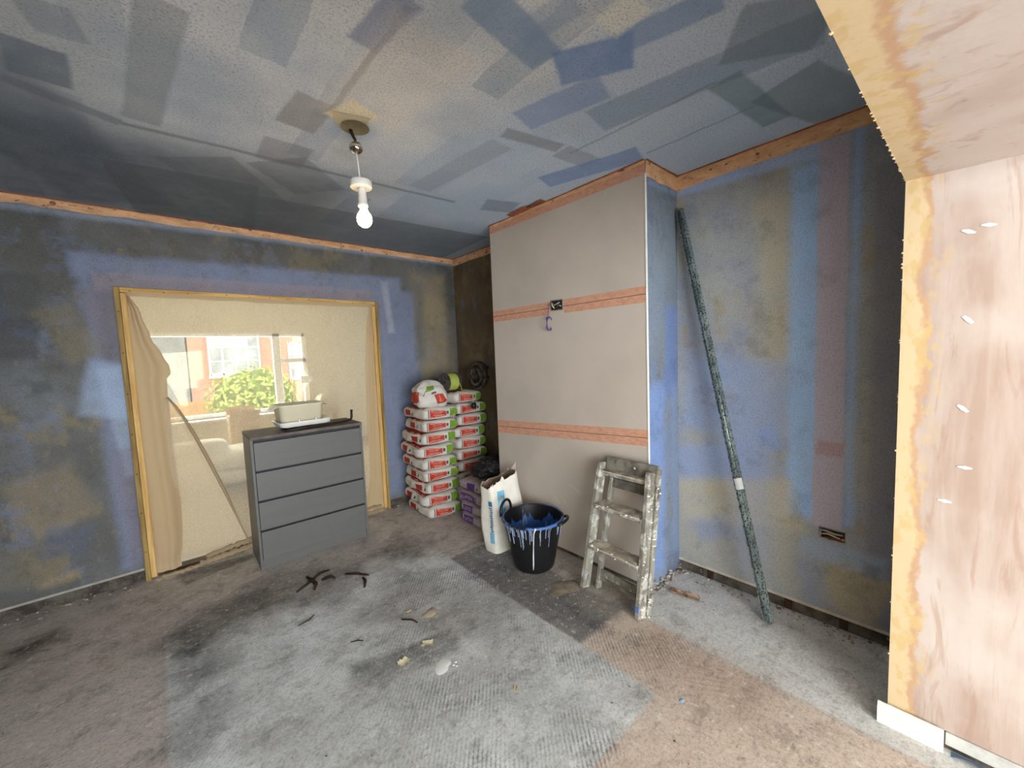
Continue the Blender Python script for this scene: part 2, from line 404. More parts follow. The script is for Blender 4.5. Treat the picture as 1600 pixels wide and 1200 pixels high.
r1 = k.math('MULTIPLY', boxmask(.655,1.7,0,.745,3,.012), k.math('MULTIPLY', k.ramp(flat[1], .765, .79), k.ramp(k.math('ADD', flat[1], k.math('MULTIPLY', k.math('SUBTRACT', k.noise(5,5,.65), .5), .9)), 2.75, 2.35)))
r1c = k.mix(k.ramp(k.noise(3.4, 7, .7), .36, .64), srgb((198,202,203), 1.4), srgb((164,166,166), 1.4))
c = k.mix(k.math('MULTIPLY', r1, .96), c, r1c)
c, _ = strokes(k, c, (0,1), FLOORP, 1.15, .07, 4, .5)
def ribs(ang, period, vec):
    u = k.math('ADD', k.math('MULTIPLY', flat[0], -math.sin(ang)), k.math('MULTIPLY', flat[1], math.cos(ang)))
    u = k.math('ADD', u, k.math('MULTIPLY', k.noise(6, 3), .012))
    return k.math('SINE', k.math('MULTIPLY', u, 2*PI/period))
rb = ribs(.86, .0155, None)
rib1 = k.math('MULTIPLY', k.ramp(rb, -.2, .8), k.math('MULTIPLY', boxmask(.85, 1.6, 0, .95, .85, .03), k.ramp(k.noise(2.2, 4, .6), .42, .62, .0, .75)))
rib1 = k.math('MULTIPLY', rib1, k.ramp(k.math('ADD', flat[0], k.math('MULTIPLY', flat[1], -.25)), .15, .55, .25, 1.0))
rib1 = k.math('MULTIPLY', rib1, k.ramp(k.noise(60, 4, .7), .35, .6, .2, 1))
c = k.mix(rib1, c, srgb((92,95,100), 1.2))
rb2 = ribs(2.15, .024, None)
rib2 = k.math('MULTIPLY', k.ramp(rb2, -.2, .8), k.math('MULTIPLY', boxmask(1.3, .25, 0, .46, .9, .03), k.ramp(k.noise(2.6, 4, .6), .45, .65, .0, .3)))
c = k.mix(rib2, c, srgb((196,180,164), 1.2))
gd = k.noise(6.5, 9, .78, vec=k.vmath('ADD', k.obj(), (5.3,2.2,0)))
c = k.mix(k.ramp(gd, .50, .64, 0, .62), c, k.mix(1.0, c, (.50,.49,.48,1), 'MULTIPLY'))
gd2 = k.noise(14, 8, .8, vec=k.vmath('ADD', k.obj(), (1.3,7.2,0)), stretch=(1,2.2,1))
c = k.mix(k.ramp(gd2, .52, .62, 0, .5), c, k.mix(1.0, c, (.55,.54,.53,1), 'MULTIPLY'))
gr = k.noise(80, 5, .85)
c = k.mix(k.ramp(gr, .48, .62, 0, .6), c, k.mix(1.0, c, (.5,.5,.51,1), 'MULTIPLY'))
c = k.mix(k.ramp(fine, .55, .72, 0, .55), c, k.mix(1.0, c, (.55,.55,.56,1), 'MULTIPLY'))
c = k.mix(k.ramp(k.noise(30, 8, .75, vec=k.vmath('ADD', k.obj(), (3.1,1.7,0))), .54, .68, 0, .6), c, srgb((208,206,200), 1.3))
sc = k.noise(3.2, 9, .7, stretch=(1,1,1), dist=1.4)
c = k.mix(k.math('MULTIPLY', k.ramp(sc, .46, .5), k.ramp(sc, .54, .5, 0, .10)), c, srgb((84,80,76), 1.2))
c = k.mix(k.ramp(k.noise(120, 2, .5, vec=k.vmath('ADD', k.obj(), (9.1,4.7,0))), .72, .76, 0, .8), c, srgb((215,210,200), 1.0))
k.col(c); k.bump(fine, .35, .004); k.bump(k.math('ADD', rib1, rib2), .25, .003); k.bump(mid, .25, .01); M_FLOOR = k.m

def plaster(name, edge_axis, edge_at, sign, extra_axis, ax_c):
    "pink gypsum skim, drying in streaks, with an ochre sealed band next to its arris"
    k = NT(name, .7); sp = k.sep(k.obj())
    str_v = (5, 5, .7) if extra_axis == 2 else (3, 3, 3)
    s1 = k.noise(2.2, 6, .6, stretch=str_v, dist=.4); s2 = k.noise(1.3, 5, .55)
    b = k.mix(k.ramp(s1, .38, .64), srgb((192,174,163)), srgb((176,152,138)))
    b = k.mix(k.ramp(s2, .40, .60, 0, .75), b, srgb((210,198,190)))
    b = k.mix(k.ramp(k.noise(5, 6, .6, stretch=str_v, dist=.8), .55, .70, 0, .5), b, srgb((168,134,114)))
    dist = k.math('MULTIPLY', k.math('SUBTRACT', sp[edge_axis], edge_at), sign)
    wob = k.math('ADD', dist, k.math('MULTIPLY', k.math('SUBTRACT', k.noise(7, 5, .6), .5), .11))
    b = k.mix(k.ramp(wob, .072, .060), b, srgb((196,160,128)))
    b = k.mix(k.ramp(wob, .055, .04), b, srgb((214,190,152)))
    b = k.mix(k.math('MULTIPLY', k.ramp(wob, .12, .06), k.ramp(k.noise(26, 5, .6, stretch=(1,1,.5)), .52, .62, 0, .8)), b, srgb((206,178,126)))
    k.col(b); k.bump(k.noise(26, 5), .18, .006); k.bump(s1, .12, .008); return k.m
M_PIER = plaster('pink_plaster_pier', 1, .138, -1, 2, 0)
M_SOFFIT = plaster('pink_plaster_soffit', 1, .138, -1, 0, 0)

M_CREAM = plain('cream_emulsion', (216,206,186), .8, 1.0, .05, 4, .05)
M_WHITEW = plain('white_upvc', (240,240,240), .35, 1.0, .02, 4, 0)
M_SKIM = splatter('brown_undercoat', (128,112,96), (92,80,70), 9, .5)
M_RAWEDGE = None
k = NT('raw_orange_plaster_strip', .85)
n1 = k.noise(9, 6, .7, stretch=(1,1,2.5)); c = k.mix(k.ramp(n1, .35, .65), srgb((222,178,136), 1.15), srgb((196,150,112), 1.15))
c = k.mix(k.ramp(k.noise(16, 6, .7, stretch=(1,1,2.2)), .58, .66, 0, .9), c, srgb((84,52,36)))
c = k.mix(k.ramp(k.noise(30, 5, .7), .62, .7, 0, .7), c, srgb((236,196,150)))
k.col(c); k.bump(n1, .5, .01); M_RAW = k.m
k = NT('torn_red_edge', .9); n1 = k.noise(14, 6, .7)
k.col(k.mix(k.ramp(n1, .4, .62), srgb((170,104,76)), srgb((112,80,66)))); k.bump(n1, .6, .01); M_TORN = k.m
k = NT('exposed_masonry_base', .95); n1 = k.noise(11, 7, .7)
c = k.mix(k.ramp(n1, .38, .62), srgb((104,98,90)), srgb((66,58,52))); c = k.mix(k.ramp(k.noise(22, 5, .7), .6, .7, 0, .8), c, srgb((150,138,124)))
k.col(c); k.bump(n1, .7, .02); M_MASON = k.m
M_RUBBLE = splatter('plaster_rubble', (176,166,152), (112,98,88), 14, .5)
k = NT('plasterboard_paper', .85); n1 = k.noise(120, 4, .6)
c = k.mix(k.ramp(k.noise(2.2, 5), .35, .7), srgb((196,184,172)), srgb((186,175,163)))
c = k.mix(k.ramp(n1, .55, .8, 0, .3), c, srgb((166,150,134)))
c = k.mix(k.ramp(k.noise(4, 6, .7, dist=1.5), .66, .72, 0, .35), c, srgb((222,212,198)))
k.col(c); k.bump(n1, .12, .002); M_BOARD = k.m
k = NT('orange_board_edge_tape', .8); n1 = k.noise(30, 5, .6, stretch=(1,1,3))
k.col(k.mix(k.ramp(n1, .4, .65), srgb((208,158,132)), srgb((196,142,114)))); M_TAPE = k.m
M_BEAD = plain('white_corner_bead', (232,230,222), .6, 1, .06, 20, .1)

# ---------------------------------------------------------------- the room
XL, XR, XC, YB, YC0, YC1, H = -1.02, 2.366, 2.0105, 3.534, 2.470, 1.1435, 2.4
YN, XN, HB = .138, 1.899, 1.906
WX0, WX1, WH = -.163, 1.4955, 1.909
SK = .068
fl = struct(MB().box((-2.2,-3.4,-.12),(3.6,7.4,0)).build('floor', M_FLOOR))
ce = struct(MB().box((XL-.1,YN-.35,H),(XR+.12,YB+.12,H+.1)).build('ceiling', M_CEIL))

w = MB()
w.box((XL,YB,SK),(WX0,YB+.1,H)).box((WX0,YB,WH),(WX1,YB+.1,H)).box((WX1,YB,SK),(XR,YB+.1,H))
wb = struct(w.build('wall_back', M_BACK))
bb = MB(); bb.box((XL,YB+.012,0),(WX0,YB+.1,SK)).box((WX1,YB+.012,0),(XR,YB+.1,SK)); struct(bb.build('baseboard_back', M_MASON))
w = MB(); w.box((XR,YN-.01,SK-.005),(XR+.12,YC1+.01,H)); struct(w.build('wall_right', M_RIGHT))
w = MB(); w.box((XR,YC1+.01,0),(XR+.12,YB+.1,H)); struct(w.build('wall_right_alcove', M_ALC))
bbr = struct(MB().box((XR+.012,YN-.01,0),(XR+.12,YC1+.01,SK-.005)).build('baseboard_right', M_MASON))
M_PLUG = plain('damp_timber_plug', (70,48,38), .9, 1, .3, 30, .4)
for y in (.955, .56, .335):
    MB().box((XR+.004,y-.017,.004),(XR+.03,y+.017,.062),bev=.004).build('timber_plug', M_PLUG, bbr)
struct(MB().box((XL-.1,-.2,0),(XL,YB+.1,H)).build('wall_left', wall_paint('primed_wall_left', (74,76,78), (84,88,94), (1,2), [], 2.0)))

# pier and beam of the widened opening the camera looks through
w = MB(); w.box((XN,-.30,.064),(XR+.12,YN,HB+.02)); pier = struct(w.build('wall_pier', M_PIER))
w = MB()
w.add([(XL-.1,YN,1.722),(XL-.1,-.30,1.715),(XN,-.30,HB),(XN,YN,HB+.012),(XR+.12,YN,HB+.012),(XR+.12,-.30,HB)]+[(XL-.1,YN,H),(XL-.1,-.3,H),(XR+.12,-.3,H),(XR+.12,YN,H)],
      [(0,1,2,3),(3,2,5,4),(0,3,4,9,6),(1,7,8,5,2),(6,7,1,0),(8,9,4,5),(6,9,8,7)])
struct(w.build('wall_beam', M_SOFFIT))
# ragged nibs of skim left on the arris of the beam and pier
rg = random.Random(3); nb = MB()
for i in range(46):
    t = rg.random()
    if i < 28: p = Vector((.75+1.13*t, YN+.001, 1.722+.196*(1.87+1.13*t)/3.019))
    else: p = Vector((XN, YN+.002, .1+1.8*t))
    s = rg.uniform(.0015,.004)
    nb.lathe([(0,-s),(s*.9,-s*.3),(s*.6,s*.6),(0,s)], p, 5, smooth=False)
o = nb.build('skim_nib', M_SOFFIT, pier); o['kind'] = 'stuff'; o['label'] = 'pale crumbs of plaster along the sharp edge'
M_DAB = plain('white_filler_dab', (246,244,240), .6, 1, .02)
for y, z, a in ((-.005,1.72,.5),(-.045,1.73,.2),(-.012,1.45,.9),(-.01,1.17,.8),(-.02,.98,.05),(.02,.86,.1)):
    m = MB(); m.grid(lambda u, v: (XN-.0015-.002*math.sin(PI*u)*math.sin(PI*v), y+(u-.5)*.032*math.cos(a)-(v-.5)*.009*math.sin(a), z+(u-.5)*.03*math.sin(a)+(v-.5)*.010*(1.2-1.6*abs(u-.5))), 6, 3)
    m.build('filler_dab', M_DAB, pier)

# chimney breast: masonry core with its painted side, clad in front with plasterboards
MFOOT = None
core = struct(MB().box((XC+.0125,YC1,0),(XR+.01,YC0,H)).build('chimney_breast', M_SIDE))
def slanted(y_lo_far, z_far, z_near, dz0, dz1, x0, x1, ya=YC1, yb=YC0): pass
def panel(zf0, zn0, zf1, zn1, x0, x1, name, mat, ya=YC1, yb=YC0, parent=core):
    "board between two slightly sloping lines, f = far end, n = near end"
    t = lambda zf, zn, y: zn+(zf-zn)*(y-YC1)/(YC0-YC1)
    vs = [(x0,ya,t(zf0,zn0,ya)),(x0,yb,t(zf0,zn0,yb)),(x0,yb,t(zf1,zn1,yb)),(x0,ya,t(zf1,zn1,ya))]
    vs += [(x1,)+v[1:] for v in vs]
    return MB().add(vs, [(0,1,2,3),(7,6,5,4),(0,4,5,1),(1,5,6,2),(2,6,7,3),(3,7,4,0)]).build(name, mat, parent)
J1f, J1n, J2f, J2n = 1.698, 1.697, .822, .900
g = .0016
panel(.028,.028,J2f-g,J2n-g,XC,XC+.0125,'plasterboard',M_BOARD)
panel(J2f+g,J2n+g,J1f-g,J1n-g,XC,XC+.0125,'plasterboard',M_BOARD)
panel(J1f+g,J1n+g,2.393,2.393,XC,XC+.0125,'plasterboard',M_BOARD)
SY0, SY1 = 1.738, 1.852          # socket cut-out
for (f0,n0,f1,n1) in ((J1f-.042,J1n-.046,J1f-g,J1n-g),(J1f+g,J1n+g,J1f+.040,J1n+.043)):
    panel(f0,n0,f1,n1,XC-.0008,XC,'edge_tape',M_TAPE,YC1,SY0-.004); panel(f0,n0,f1,n1,XC-.0008,XC,'edge_tape',M_TAPE,SY1+.004,YC0)
for (f0,n0,f1,n1) in ((J2f-.052,J2n-.048,J2f-g,J2n-g),(J2f+g,J2n+g,J2f+.048,J2n+.046)):
    panel(f0,n0,f1,n1,XC-.0008,XC,'edge_tape',M_TAPE)
panel(2.335,2.328,2.394,2.394,XC-.0012,XC,'edge_tape',M_TAPE)
MB().box((XC-.003,YC1-.004,.25),(XC+.010,YC1+.003,2.33),bev=.001).build('corner_bead', M_BEAD, core)
MB().box((XC+.0105,YC1+.004,0),(XC+.0128,YC0,.03)).build('masonry_foot', M_MASON, core)
# bruised bottom of the painted side
rg = random.Random(8); rb_ = MB()
def lump(mb, p, s, rg, mi=0):
    bm = bmesh.new(); bmesh.ops.create_icosphere(bm, subdivisions=1, radius=1)
    a = Matrix.Rotation(rg.uniform(0,6.28),3,'Z')
    sx, sy, sz = s*rg.uniform(.7,1.5), s*rg.uniform(.6,1.1), s*rg.uniform(.35,.8)
    bm.verts.index_update()
    vs = [Vector(p)+a@Vector((v.co.x*sx*(1+.3*rg.uniform(-1,1)), v.co.y*sy*(1+.3*rg.uniform(-1,1)), v.co.z*sz)) for v in bm.verts]
    mb.add(vs, [[v.index for v in f.verts] for f in bm.faces], mi); bm.free()
for i in range(46):
    x = rg.uniform(2.03,2.36); lump(rb_, (x,YC1-rg.uniform(0,.035),rg.uniform(.004,.05)*(1 if rg.random()<.6 else .3)), rg.uniform(.006,.016), rg)
o = rb_.build('rubble', M_RUBBLE, core); o['kind'] = 'stuff'; o['label'] = 'crumbling plaster rubble at the foot of the blue side'

# strips of raw plaster where the coving came off
def strip(name, p, q, nrm, seed, h=.058, th=.006, mat=None, n=40, lip=True):
    p, q = Vector(p), Vector(q); nrm = Vector(nrm); rg = random.Random(seed); m = MB()
    def f(u, v):
        a = p.lerp(q, u); z = -h*v + (.012*nz((a.x*9,a.y*9,seed),1) if v > .5 else 0)
        return a + Vector((0,0,z)) + nrm*(th*(1-.5*v))
    m.grid(f, n, 3)
    o = struct(m.build(name, mat or M_RAW))
    if lip:
        lm = MB()
        def g2(u, v):
            a = p.lerp(q, u); d = (.004+.012*max(0,.5+nz((a.x*5,a.y*5,seed+3),1)))*v
            return a + nrm*(th+d) + Vector((0,0,-.0035-.004*v))
        lm.grid(g2, n*2, 1); lm.grid(lambda u, v: g2(u, 1)+Vector((0,0,.0075*v)), n*2, 1)
        lm.build('torn_lip', M_TORN, o)
    return o
strip('trim_1', (XL,YB,H), (XR,YB,H), (0,-1,0), 1, h=.05)
strip('trim_2', (XR,YB,H), (XR,YC0,H), (-1,0,0), 2, h=.07)
strip('trim_3', (XC,YC0,H), (XC,YC1,H), (-1,0,0), 3, h=.02, th=.003)
strip('trim_4', (XC,YC1,H), (XR,YC1,H), (0,-1,0), 4, h=.085)
strip('trim_5', (XR,YC1,H), (XR,YN,H), (-1,0,0), 5, h=.08)
# torn patch of the ceiling above the chimney breast
m = MB(); m.grid(lambda u, v: (XC-.012-.075*v*(1-.4*u)*(.8+.5*nz((u*5,v*3,1))), 1.85+.32*u, H-.002-.004*math.sin(PI*u)), 12, 4); m.build('torn_patch', M_TORN, ce)
MB().add([(XC-.08,2.01,H-.004),(XC-.004,2.03,H-.006),(XC-.004,2.2,H-.006),(XC-.06,2.2,H-.004)],[(0,1,2,3)]).build('torn_patch', M_TORN, ce)
# broken edges of plaster under the walls, loose rubble
def rubble(name, p, q, off, n, seed, lab, smin=.003, smax=.010, parent=None):
    rg = random.Random(seed); m = MB(); p, q, off = Vector(p), Vector(q), Vector(off)
    for i in range(n):
        a = p.lerp(q, rg.random()) + off*rg.random()**2; s = rg.uniform(smin, smax); lump(m, a+Vector((0,0,s*.25)), s, rg)
    o = m.build(name, M_RUBBLE, parent); o['kind'] = 'stuff'; o['label'] = lab
    if parent is None: o['category'] = 'rubble'
rubble('plaster_rubble', (XR,.16,0), (XR,1.12,0), (-.09,0,0), 90, 1, 'crumbs of plaster along the foot of the right alcove wall')
rubble('plaster_rubble', (XL,YB,0), (WX0-.06,YB,0), (0,-.1,0), 70, 2, 'crumbs of plaster along the wall left of the sheeted opening')
rubble('plaster_rubble', (1.52,YB-.02,0), (1.6,YB-.02,0), (0,-.06,0), 16, 4, 'crumbs of plaster between the timber frame and the tall bag stack', .004, .012)
m = MB(); m.add([(XL,YB-.006,SK),(WX0-.02,YB-.006,SK+.004),(WX0-.02,YB,SK+.016),(XL,YB,SK+.012)],[(0,1,2,3)])
m.build('plaster_edge', plain('pale_plaster_edge',(172,168,158),.9), wb)
MB().add([(XR-.006,YN,SK-.004),(XR-.006,YC1,SK-.004),(XR,YC1,SK+.008),(XR,YN,SK+.008)],[(0,1,2,3)]).build('plaster_edge', plain('dusty_plaster_edge',(200,190,172),.9), bbr)

# the extension behind the camera (out of view; it holds the daylight)
struct(MB().box((-2.2,-3.3,2.4),(2.2,-.29,2.5)).build('ceiling_kitchen', M_CREAM))
struct(MB().box((1.905,-3.3,0),(2.05,-.30,2.4)).build('wall_kitchen_right', M_PIER))
struct(MB().box((-2.2,-3.3,0),(-2.05,-.2,2.4)).box((-2.2,-.3,0),(XL,-.2,2.4)).build('wall_kitchen_left', M_CREAM))
struct(MB().box((-2.2,-3.3,0),(-1.95,-3.2,2.4)).box((1.15,-3.3,0),(2.05,-3.2,2.4)).box((-1.95,-3.3,2.2),(1.15,-3.2,2.4)).build('wall_kitchen_back', M_CREAM))

# ---------------------------------------------------------------- the front room seen through the sheet
FY = 7.2
struct(MB().box((-1.2,YB+.1,2.4),(3.5,FY+.1,2.5)).build('ceiling_front', plain('front_room_ceiling',(222,212,188),.85,1,.04,3,0)))
struct(MB().box((-1.2,YB+.1,0),(-1.1,FY,2.4)).build('wall_front_left', M_CREAM))
struct(MB().box((3.4,YB+.1,0),(3.5,FY,2.4)).build('wall_front_right', M_CREAM))
FX0, FX1, FZ0, FZ1 = -.35, 1.83, .63, 1.87
w = MB(); w.box((-1.2,FY,0),(FX0,FY+.15,2.4)).box((FX1,FY,0),(3.5,FY+.15,2.4)).box((FX0,FY,0),(FX1,FY+.15,FZ0)).box((FX0,FY,FZ1),(FX1,FY+.15,2.4))
struct(w.build('wall_front', M_CREAM))
struct(MB().box((-1.1,YB+.2,0),(3.4,FY,.012)).build('floor_front', plain('fawn_carpet',(168,152,128),.95,1,.1,30,.3)))
k = NT('window_glass'); k.t.nodes.remove(k.b); tr = k.n('ShaderNodeBsdfTransparent'); gl = k.n('ShaderNodeBsdfGlossy'); gl.inputs['Roughness'].default_value = .02
mx = k.n('ShaderNodeMixShader'); mx.inputs[0].default_value = .06; tr.inputs['Color'].default_value = (.93,.96,.95,1)
k.l(tr.outputs[0], mx.inputs[1]); k.l(gl.outputs[0], mx.inputs[2]); k.l(mx.outputs[0], k.out.inputs['Surface']); M_GLASS = k.m
wi = struct(empty('window_1', (0,0,0)))
m = MB()
for a, b in (((FX0,FZ0),(FX1,FZ0+.06)),((FX0,FZ1-.05),(FX1,FZ1)),((FX0,FZ0),(FX0+.05,FZ1)),((FX1-.05,FZ0),(FX1,FZ1)),((1.36,FZ0),(1.47,FZ1)),((1.47,1.40),(FX1,1.47))):
    m.box((a[0],FY+.04,a[1]),(b[0],FY+.10,b[1]),bev=.006)
m.build('window_frame', M_WHITEW, wi)
for a, b in (((FX0+.05,FZ0+.06),(1.36,FZ1-.05)),((1.47,FZ0+.06),(FX1-.05,1.40)),((1.47,1.47),(FX1-.05,FZ1-.05))):
    MB().box((a[0]-.005,FY+.066,a[1]-.005),(b[0]+.005,FY+.072,b[1]+.005)).build('pane', M_GLASS, wi)
MB().box((FX0-.08,FY-.14,FZ0-.03),(FX1+.08,FY+.06,FZ0),bev=.006).build('window_sill', M_WHITEW, wi)

# ---------------------------------------------------------------- street beyond the window
k = NT('street_ground', .95); k.col(k.mix(k.noise(3, 5), srgb((150,146,138)), srgb((118,114,106)))); 
struct(MB().box((-30,7.36,-.4),(40,60,-.3)).build('floor_street', k.m))
k = NT('red_brickwork', .9); sp = k.sep(k.obj()); bk = k.n('ShaderNodeTexBrick'); k.l(k.comb(sp[0], sp[2]), bk.inputs['Vector'])
bk.inputs['Scale'].default_value = 1; bk.inputs['Brick Width'].default_value = .225; bk.inputs['Row Height'].default_value = .075; bk.inputs['Mortar Size'].default_value = .01
bk.inputs['Color1'].default_value = srgb((206,138,116)); bk.inputs['Color2'].default_value = srgb((190,120,100)); bk.inputs['Mortar'].default_value = srgb((190,170,150)); k.col(bk.outputs['Color']); M_BRICK = k.m
M_RENDER = plain('white_pebbledash', (132,132,132), .95, 1, .16, 5, .5)
M_TILE = plain('brown_roof_tile', (110,74,60), .9, 1, .2, 8, .4)
M_DARKGL = plain('dark_window_pane', (176,182,188), .3, 1, .2, 2, 0, spec=.5)
def house(x0, x1, y, mat, wins, label, eave=5.2):
    h = thing('house', ((x0+x1)/2, y, -.3), label, 'house')
    ox = (x0+x1)/2
    MB().box((x0-ox,0,0),(x1-ox,7,eave)).build('facade', mat, h)
    m = MB(); m.add([(x0-ox,-.4,eave),(x1-ox,-.4,eave),(x1-ox,3.5,eave+2.4),(x0-ox,3.5,eave+2.4),(x0-ox,7.4,eave),(x1-ox,7.4,eave)], [(0,1,2,3),(3,2,5,4),(0,3,4),(1,5,2),(0,4,5,1)]); m.build('roof', M_TILE, h)
    for (a, b, c, d, nx, nyy, proud) in wins:
        f = MB(); z0, z1 = c+.3, d+.3; t = .07
        f.box((a-ox,-proud,z0),(b-ox,-proud+.06,z0+t)).box((a-ox,-proud,z1-t),(b-ox,-proud+.06,z1))
        for i in range(nx+1):
            xx = a-ox+(b-a)*i/nx; f.box((xx-t/2,-proud,z0),(xx+t/2,-proud+.06,z1))
        for j in range(1, nyy):
            zz = z0+(z1-z0)*j/nyy; f.box((a-ox,-proud+.01,zz-.025),(b-ox,-proud+.05,zz+.025))
        if proud > .1: f.box((a-ox-.05,-proud+.06,z0-.12),(b-ox+.05,0,z0)).box((a-ox-.05,-proud+.06,z1),(b-ox+.05,0,z1+.12)).box((a-ox,-proud+.07,z0),(a-ox+.06,0,z1)).box((b-ox-.06,-proud+.07,z0),(b-ox,0,z1))
        wf = f.build('house_window', M_WHITEW, h)
        MB().box((a-ox+.03,-proud+.03,z0+.03),(b-ox-.03,-proud+.04,z1-.03)).build('pane', M_DARKGL, wf)
    return h
M_NET = None
house(-5.5, .80, 20, M_RENDER, [(-3.6,-1.2,.8,2.4,3,2,.04),(-3.4,-1.4,3.2,4.6,3,2,.04)], 'pale pebbledashed house across the street, left of the red brick one')
house(.86, 7.2, 20.1, M_BRICK, [(1.5,3.2,1.0,2.66,4,3,.3),(4.4,5.3,.6,2.3,2,3,.04),(5.7,6.6,-.2,1.9,1,2,.04),(1.5,3.2,3.4,4.7,4,2,.05)], 'red brick house across the street with white casement windows')
# bush
M_LEAF = splatter('lime_leaves', (206,212,120), (164,178,86), 9, .5)
bu = thing('garden_bush', (1.63,11,-.3), 'round lime green bush in the front garden beyond the window', 'bush')
rg = random.Random(5); m = MB()
for i in range(1700):
    d = Vector((rg.gauss(0,1),rg.gauss(0,1),rg.gauss(0,1))).normalized(); r = rg.uniform(.72,1.04)
    p = Vector((d.x*.95*r, d.y*.8*r, .85+d.z*.82*r+.1*nz(d,2)))
    if p.z < .05: continue
    a = d.orthogonal().normalized(); a.rotate(Matrix.Rotation(rg.uniform(0,6.28),3,d)); b = d.cross(a); s = rg.uniform(.04,.075)
    m.add([p-a*s, p+b*s*.5+d*.02, p+a*s, p-b*s*.5+d*.02], [(0,1,2,3)])
o = m.build('leaves', M_LEAF, bu); o['kind'] = 'stuff'
m = MB()
for i in range(7):
    a = i*.9; m.tube([(0,0,0),(.15*math.cos(a),.15*math.sin(a),.4),(.5*math.cos(a),.45*math.sin(a),.95)],[.03,.022,.008],6)
m.build('stem', plain('bark',(98,82,66),.9), bu)
m = MB(); bm_ = bmesh.new(); bmesh.ops.create_icosphere(bm_, subdivisions=3, radius=1); bm_.verts.index_update()
m.add([(v.co.x*.8, v.co.y*.66, .85+v.co.z*.7+.06*nz(v.co,3)) for v in bm_.verts], [[v.index for v in f.verts] for f in bm_.faces], 0, True); bm_.free(); m.build('inner_foliage', plain('inner_leaves',(120,140,54),.9,1,.3,8,.5), bu)
fe = thing('garden_fence', (.35,13,-.3), 'orange brown boarded garden fence left of the bush', 'fence')
M_FENCE = plain('orange_fence_board', (206,150,92), .85, 1, .15, 10, .2)
for i in range(15):
    x = -1.0+i*.135; MB().box((x-.06,-.01,.02),(x+.06,.01,.80+.01*(i%3)),bev=.003).build('fence_board', M_FENCE, fe)
MB().box((-1.1,.01,.25),(1.0,.05,.32)).box((-1.1,.01,.62),(1.0,.05,.69)).build('rail', M_FENCE, fe)

# things standing in the front room
M_CARD = plain('brown_cardboard', (196,166,126), .85, 1, .08, 10, .05)
bx = thing('cardboard_box', (.80,6.5,.012), 'brown cardboard box seen through the sheet below the window', 'box')
MB().box((-.17,-.15,0),(.17,.15,.70)).build('carton', M_CARD, bx)
MB().add([(-.17,-.15,.70),(.17,-.15,.70),(.17,-.27,.78),(-.17,-.27,.78)],[(0,1,2,3)]).build('flap', M_CARD, bx)
MB().add([(-.17,.15,.70),(.17,.15,.70),(.17,.25,.80),(-.17,.25,.80)],[(0,1,2,3)]).build('flap', M_CARD, bx)
M_WSHEET = plain('white_cotton', (236,234,228), .9, 1, .03, 6, .1)
so = thing('covered_armchair', (.30,5.75,.012), 'armchair heaped with white covers, seen through the left of the sheet', 'armchair')
def pillow(mb, c, sx, sy, sz, seed=0):
    def f(u, v):
        a = 2*PI*u; b = PI*(v-.5); q = lambda t, e: math.copysign(abs(t)**e, t)
        p = Vector((sx*q(math.cos(b),.5)*q(math.cos(a),.5), sy*q(math.cos(b),.5)*q(math.sin(a),.5), sz*q(math.sin(b),.8)))
        return Vector(c)+p*(1+.10*nz(p,4,seed))
    mb.grid(f, 22, 12)
m = MB(); pillow(m, (0,0,.2), .5, .45, .2, 1); pillow(m, (.35,-.1,.3), .45, .4, .12, 2); m.build('cover', M_WSHEET, so)
m = MB(); pillow(m, (-.05,-.1,.44), .28, .2, .11, 3); m.build('pillow', M_WSHEET, so)
sk = tag(MB().box((1.72,FY-.012,1.05),(1.90,FY,1.17),bev=.004).box((1.745,FY-.017,1.07),(1.80,FY-.01,1.15)).box((1.82,FY-.017,1.07),(1.875,FY-.01,1.15)).build('wall_socket', M_WHITEW), 'double white socket plate on the cream wall right of the front window', 'socket')
tb = thing('polythene_bundle', (2.0,6.85,.012), 'crinkled clear polythene bundle on a stool against the front room wall', 'bundle')
k = NT('shiny_polythene', .12); k.col(srgb((190,176,150))); k.bump(k.noise(22,5), 1.0, .06); k.b.inputs['Specular IOR Level'].default_value = .8; M_POLY = k.m
m = MB(); m.lathe([(0,.0),(.2,.0),(.2,.03),(.18,.04)],(0,0,.55),16); 
for a in range(4): m.tube([(.14*math.cos(a*PI/2+.7),.14*math.sin(a*PI/2+.7),.56),(.18*math.cos(a*PI/2+.7),.18*math.sin(a*PI/2+.7),0)],.018,6)
m.build('stool', M_CARD, tb)
m = MB(); pillow(m, (0,0,.72), .16, .15, .14, 5); m.build('polythene', M_POLY, tb)

# ---------------------------------------------------------------- timber frame of the sheeted opening
def wood(name, a, b, gain=1.0):
    k = NT(name, .7); n1 = k.noise(5, 6, .6, stretch=(8,8,.6)); k.col(k.mix(k.ramp(n1,.35,.65), srgb(a,gain), srgb(b,gain)))
    k.bump(n1,.2,.002); return k.m
M_PINE = wood('pale_pine', (222,184,120), (196,152,88)); M_PINED = wood('weathered_pine', (168,140,84), (128,102,60))
M_PINEH = (lambda k: (k.col(k.mix(k.ramp(k.noise(5,6,.6,stretch=(.6,8,8)),.35,.65), srgb((226,186,116)), srgb((192,148,84)))), k.m)[1])(NT('pale_pine_rail', .7))
fr = thing('timber_frame', ((WX0+WX1)/2, YB-.02, 0), 'softwood batten frame around the sheeted opening in the window wall', 'frame')
ox, oy = fr.location.x, fr.location.y
def fb(x0, x1, y0, y1, z0, z1, mat, name): return MB().box((x0-ox,y0-oy,z0),(x1-ox,y1-oy,z1),bev=.002).build(name, mat, fr)
fb(WX0-.016,WX0+.010,YB-.030,YB+.05,0,WH+.005,M_PINED,'outer_stud')
fb(WX0+.011,WX0+.040,YB-.022,YB+.05,.012,WH-.03,M_PINE,'inner_stud')
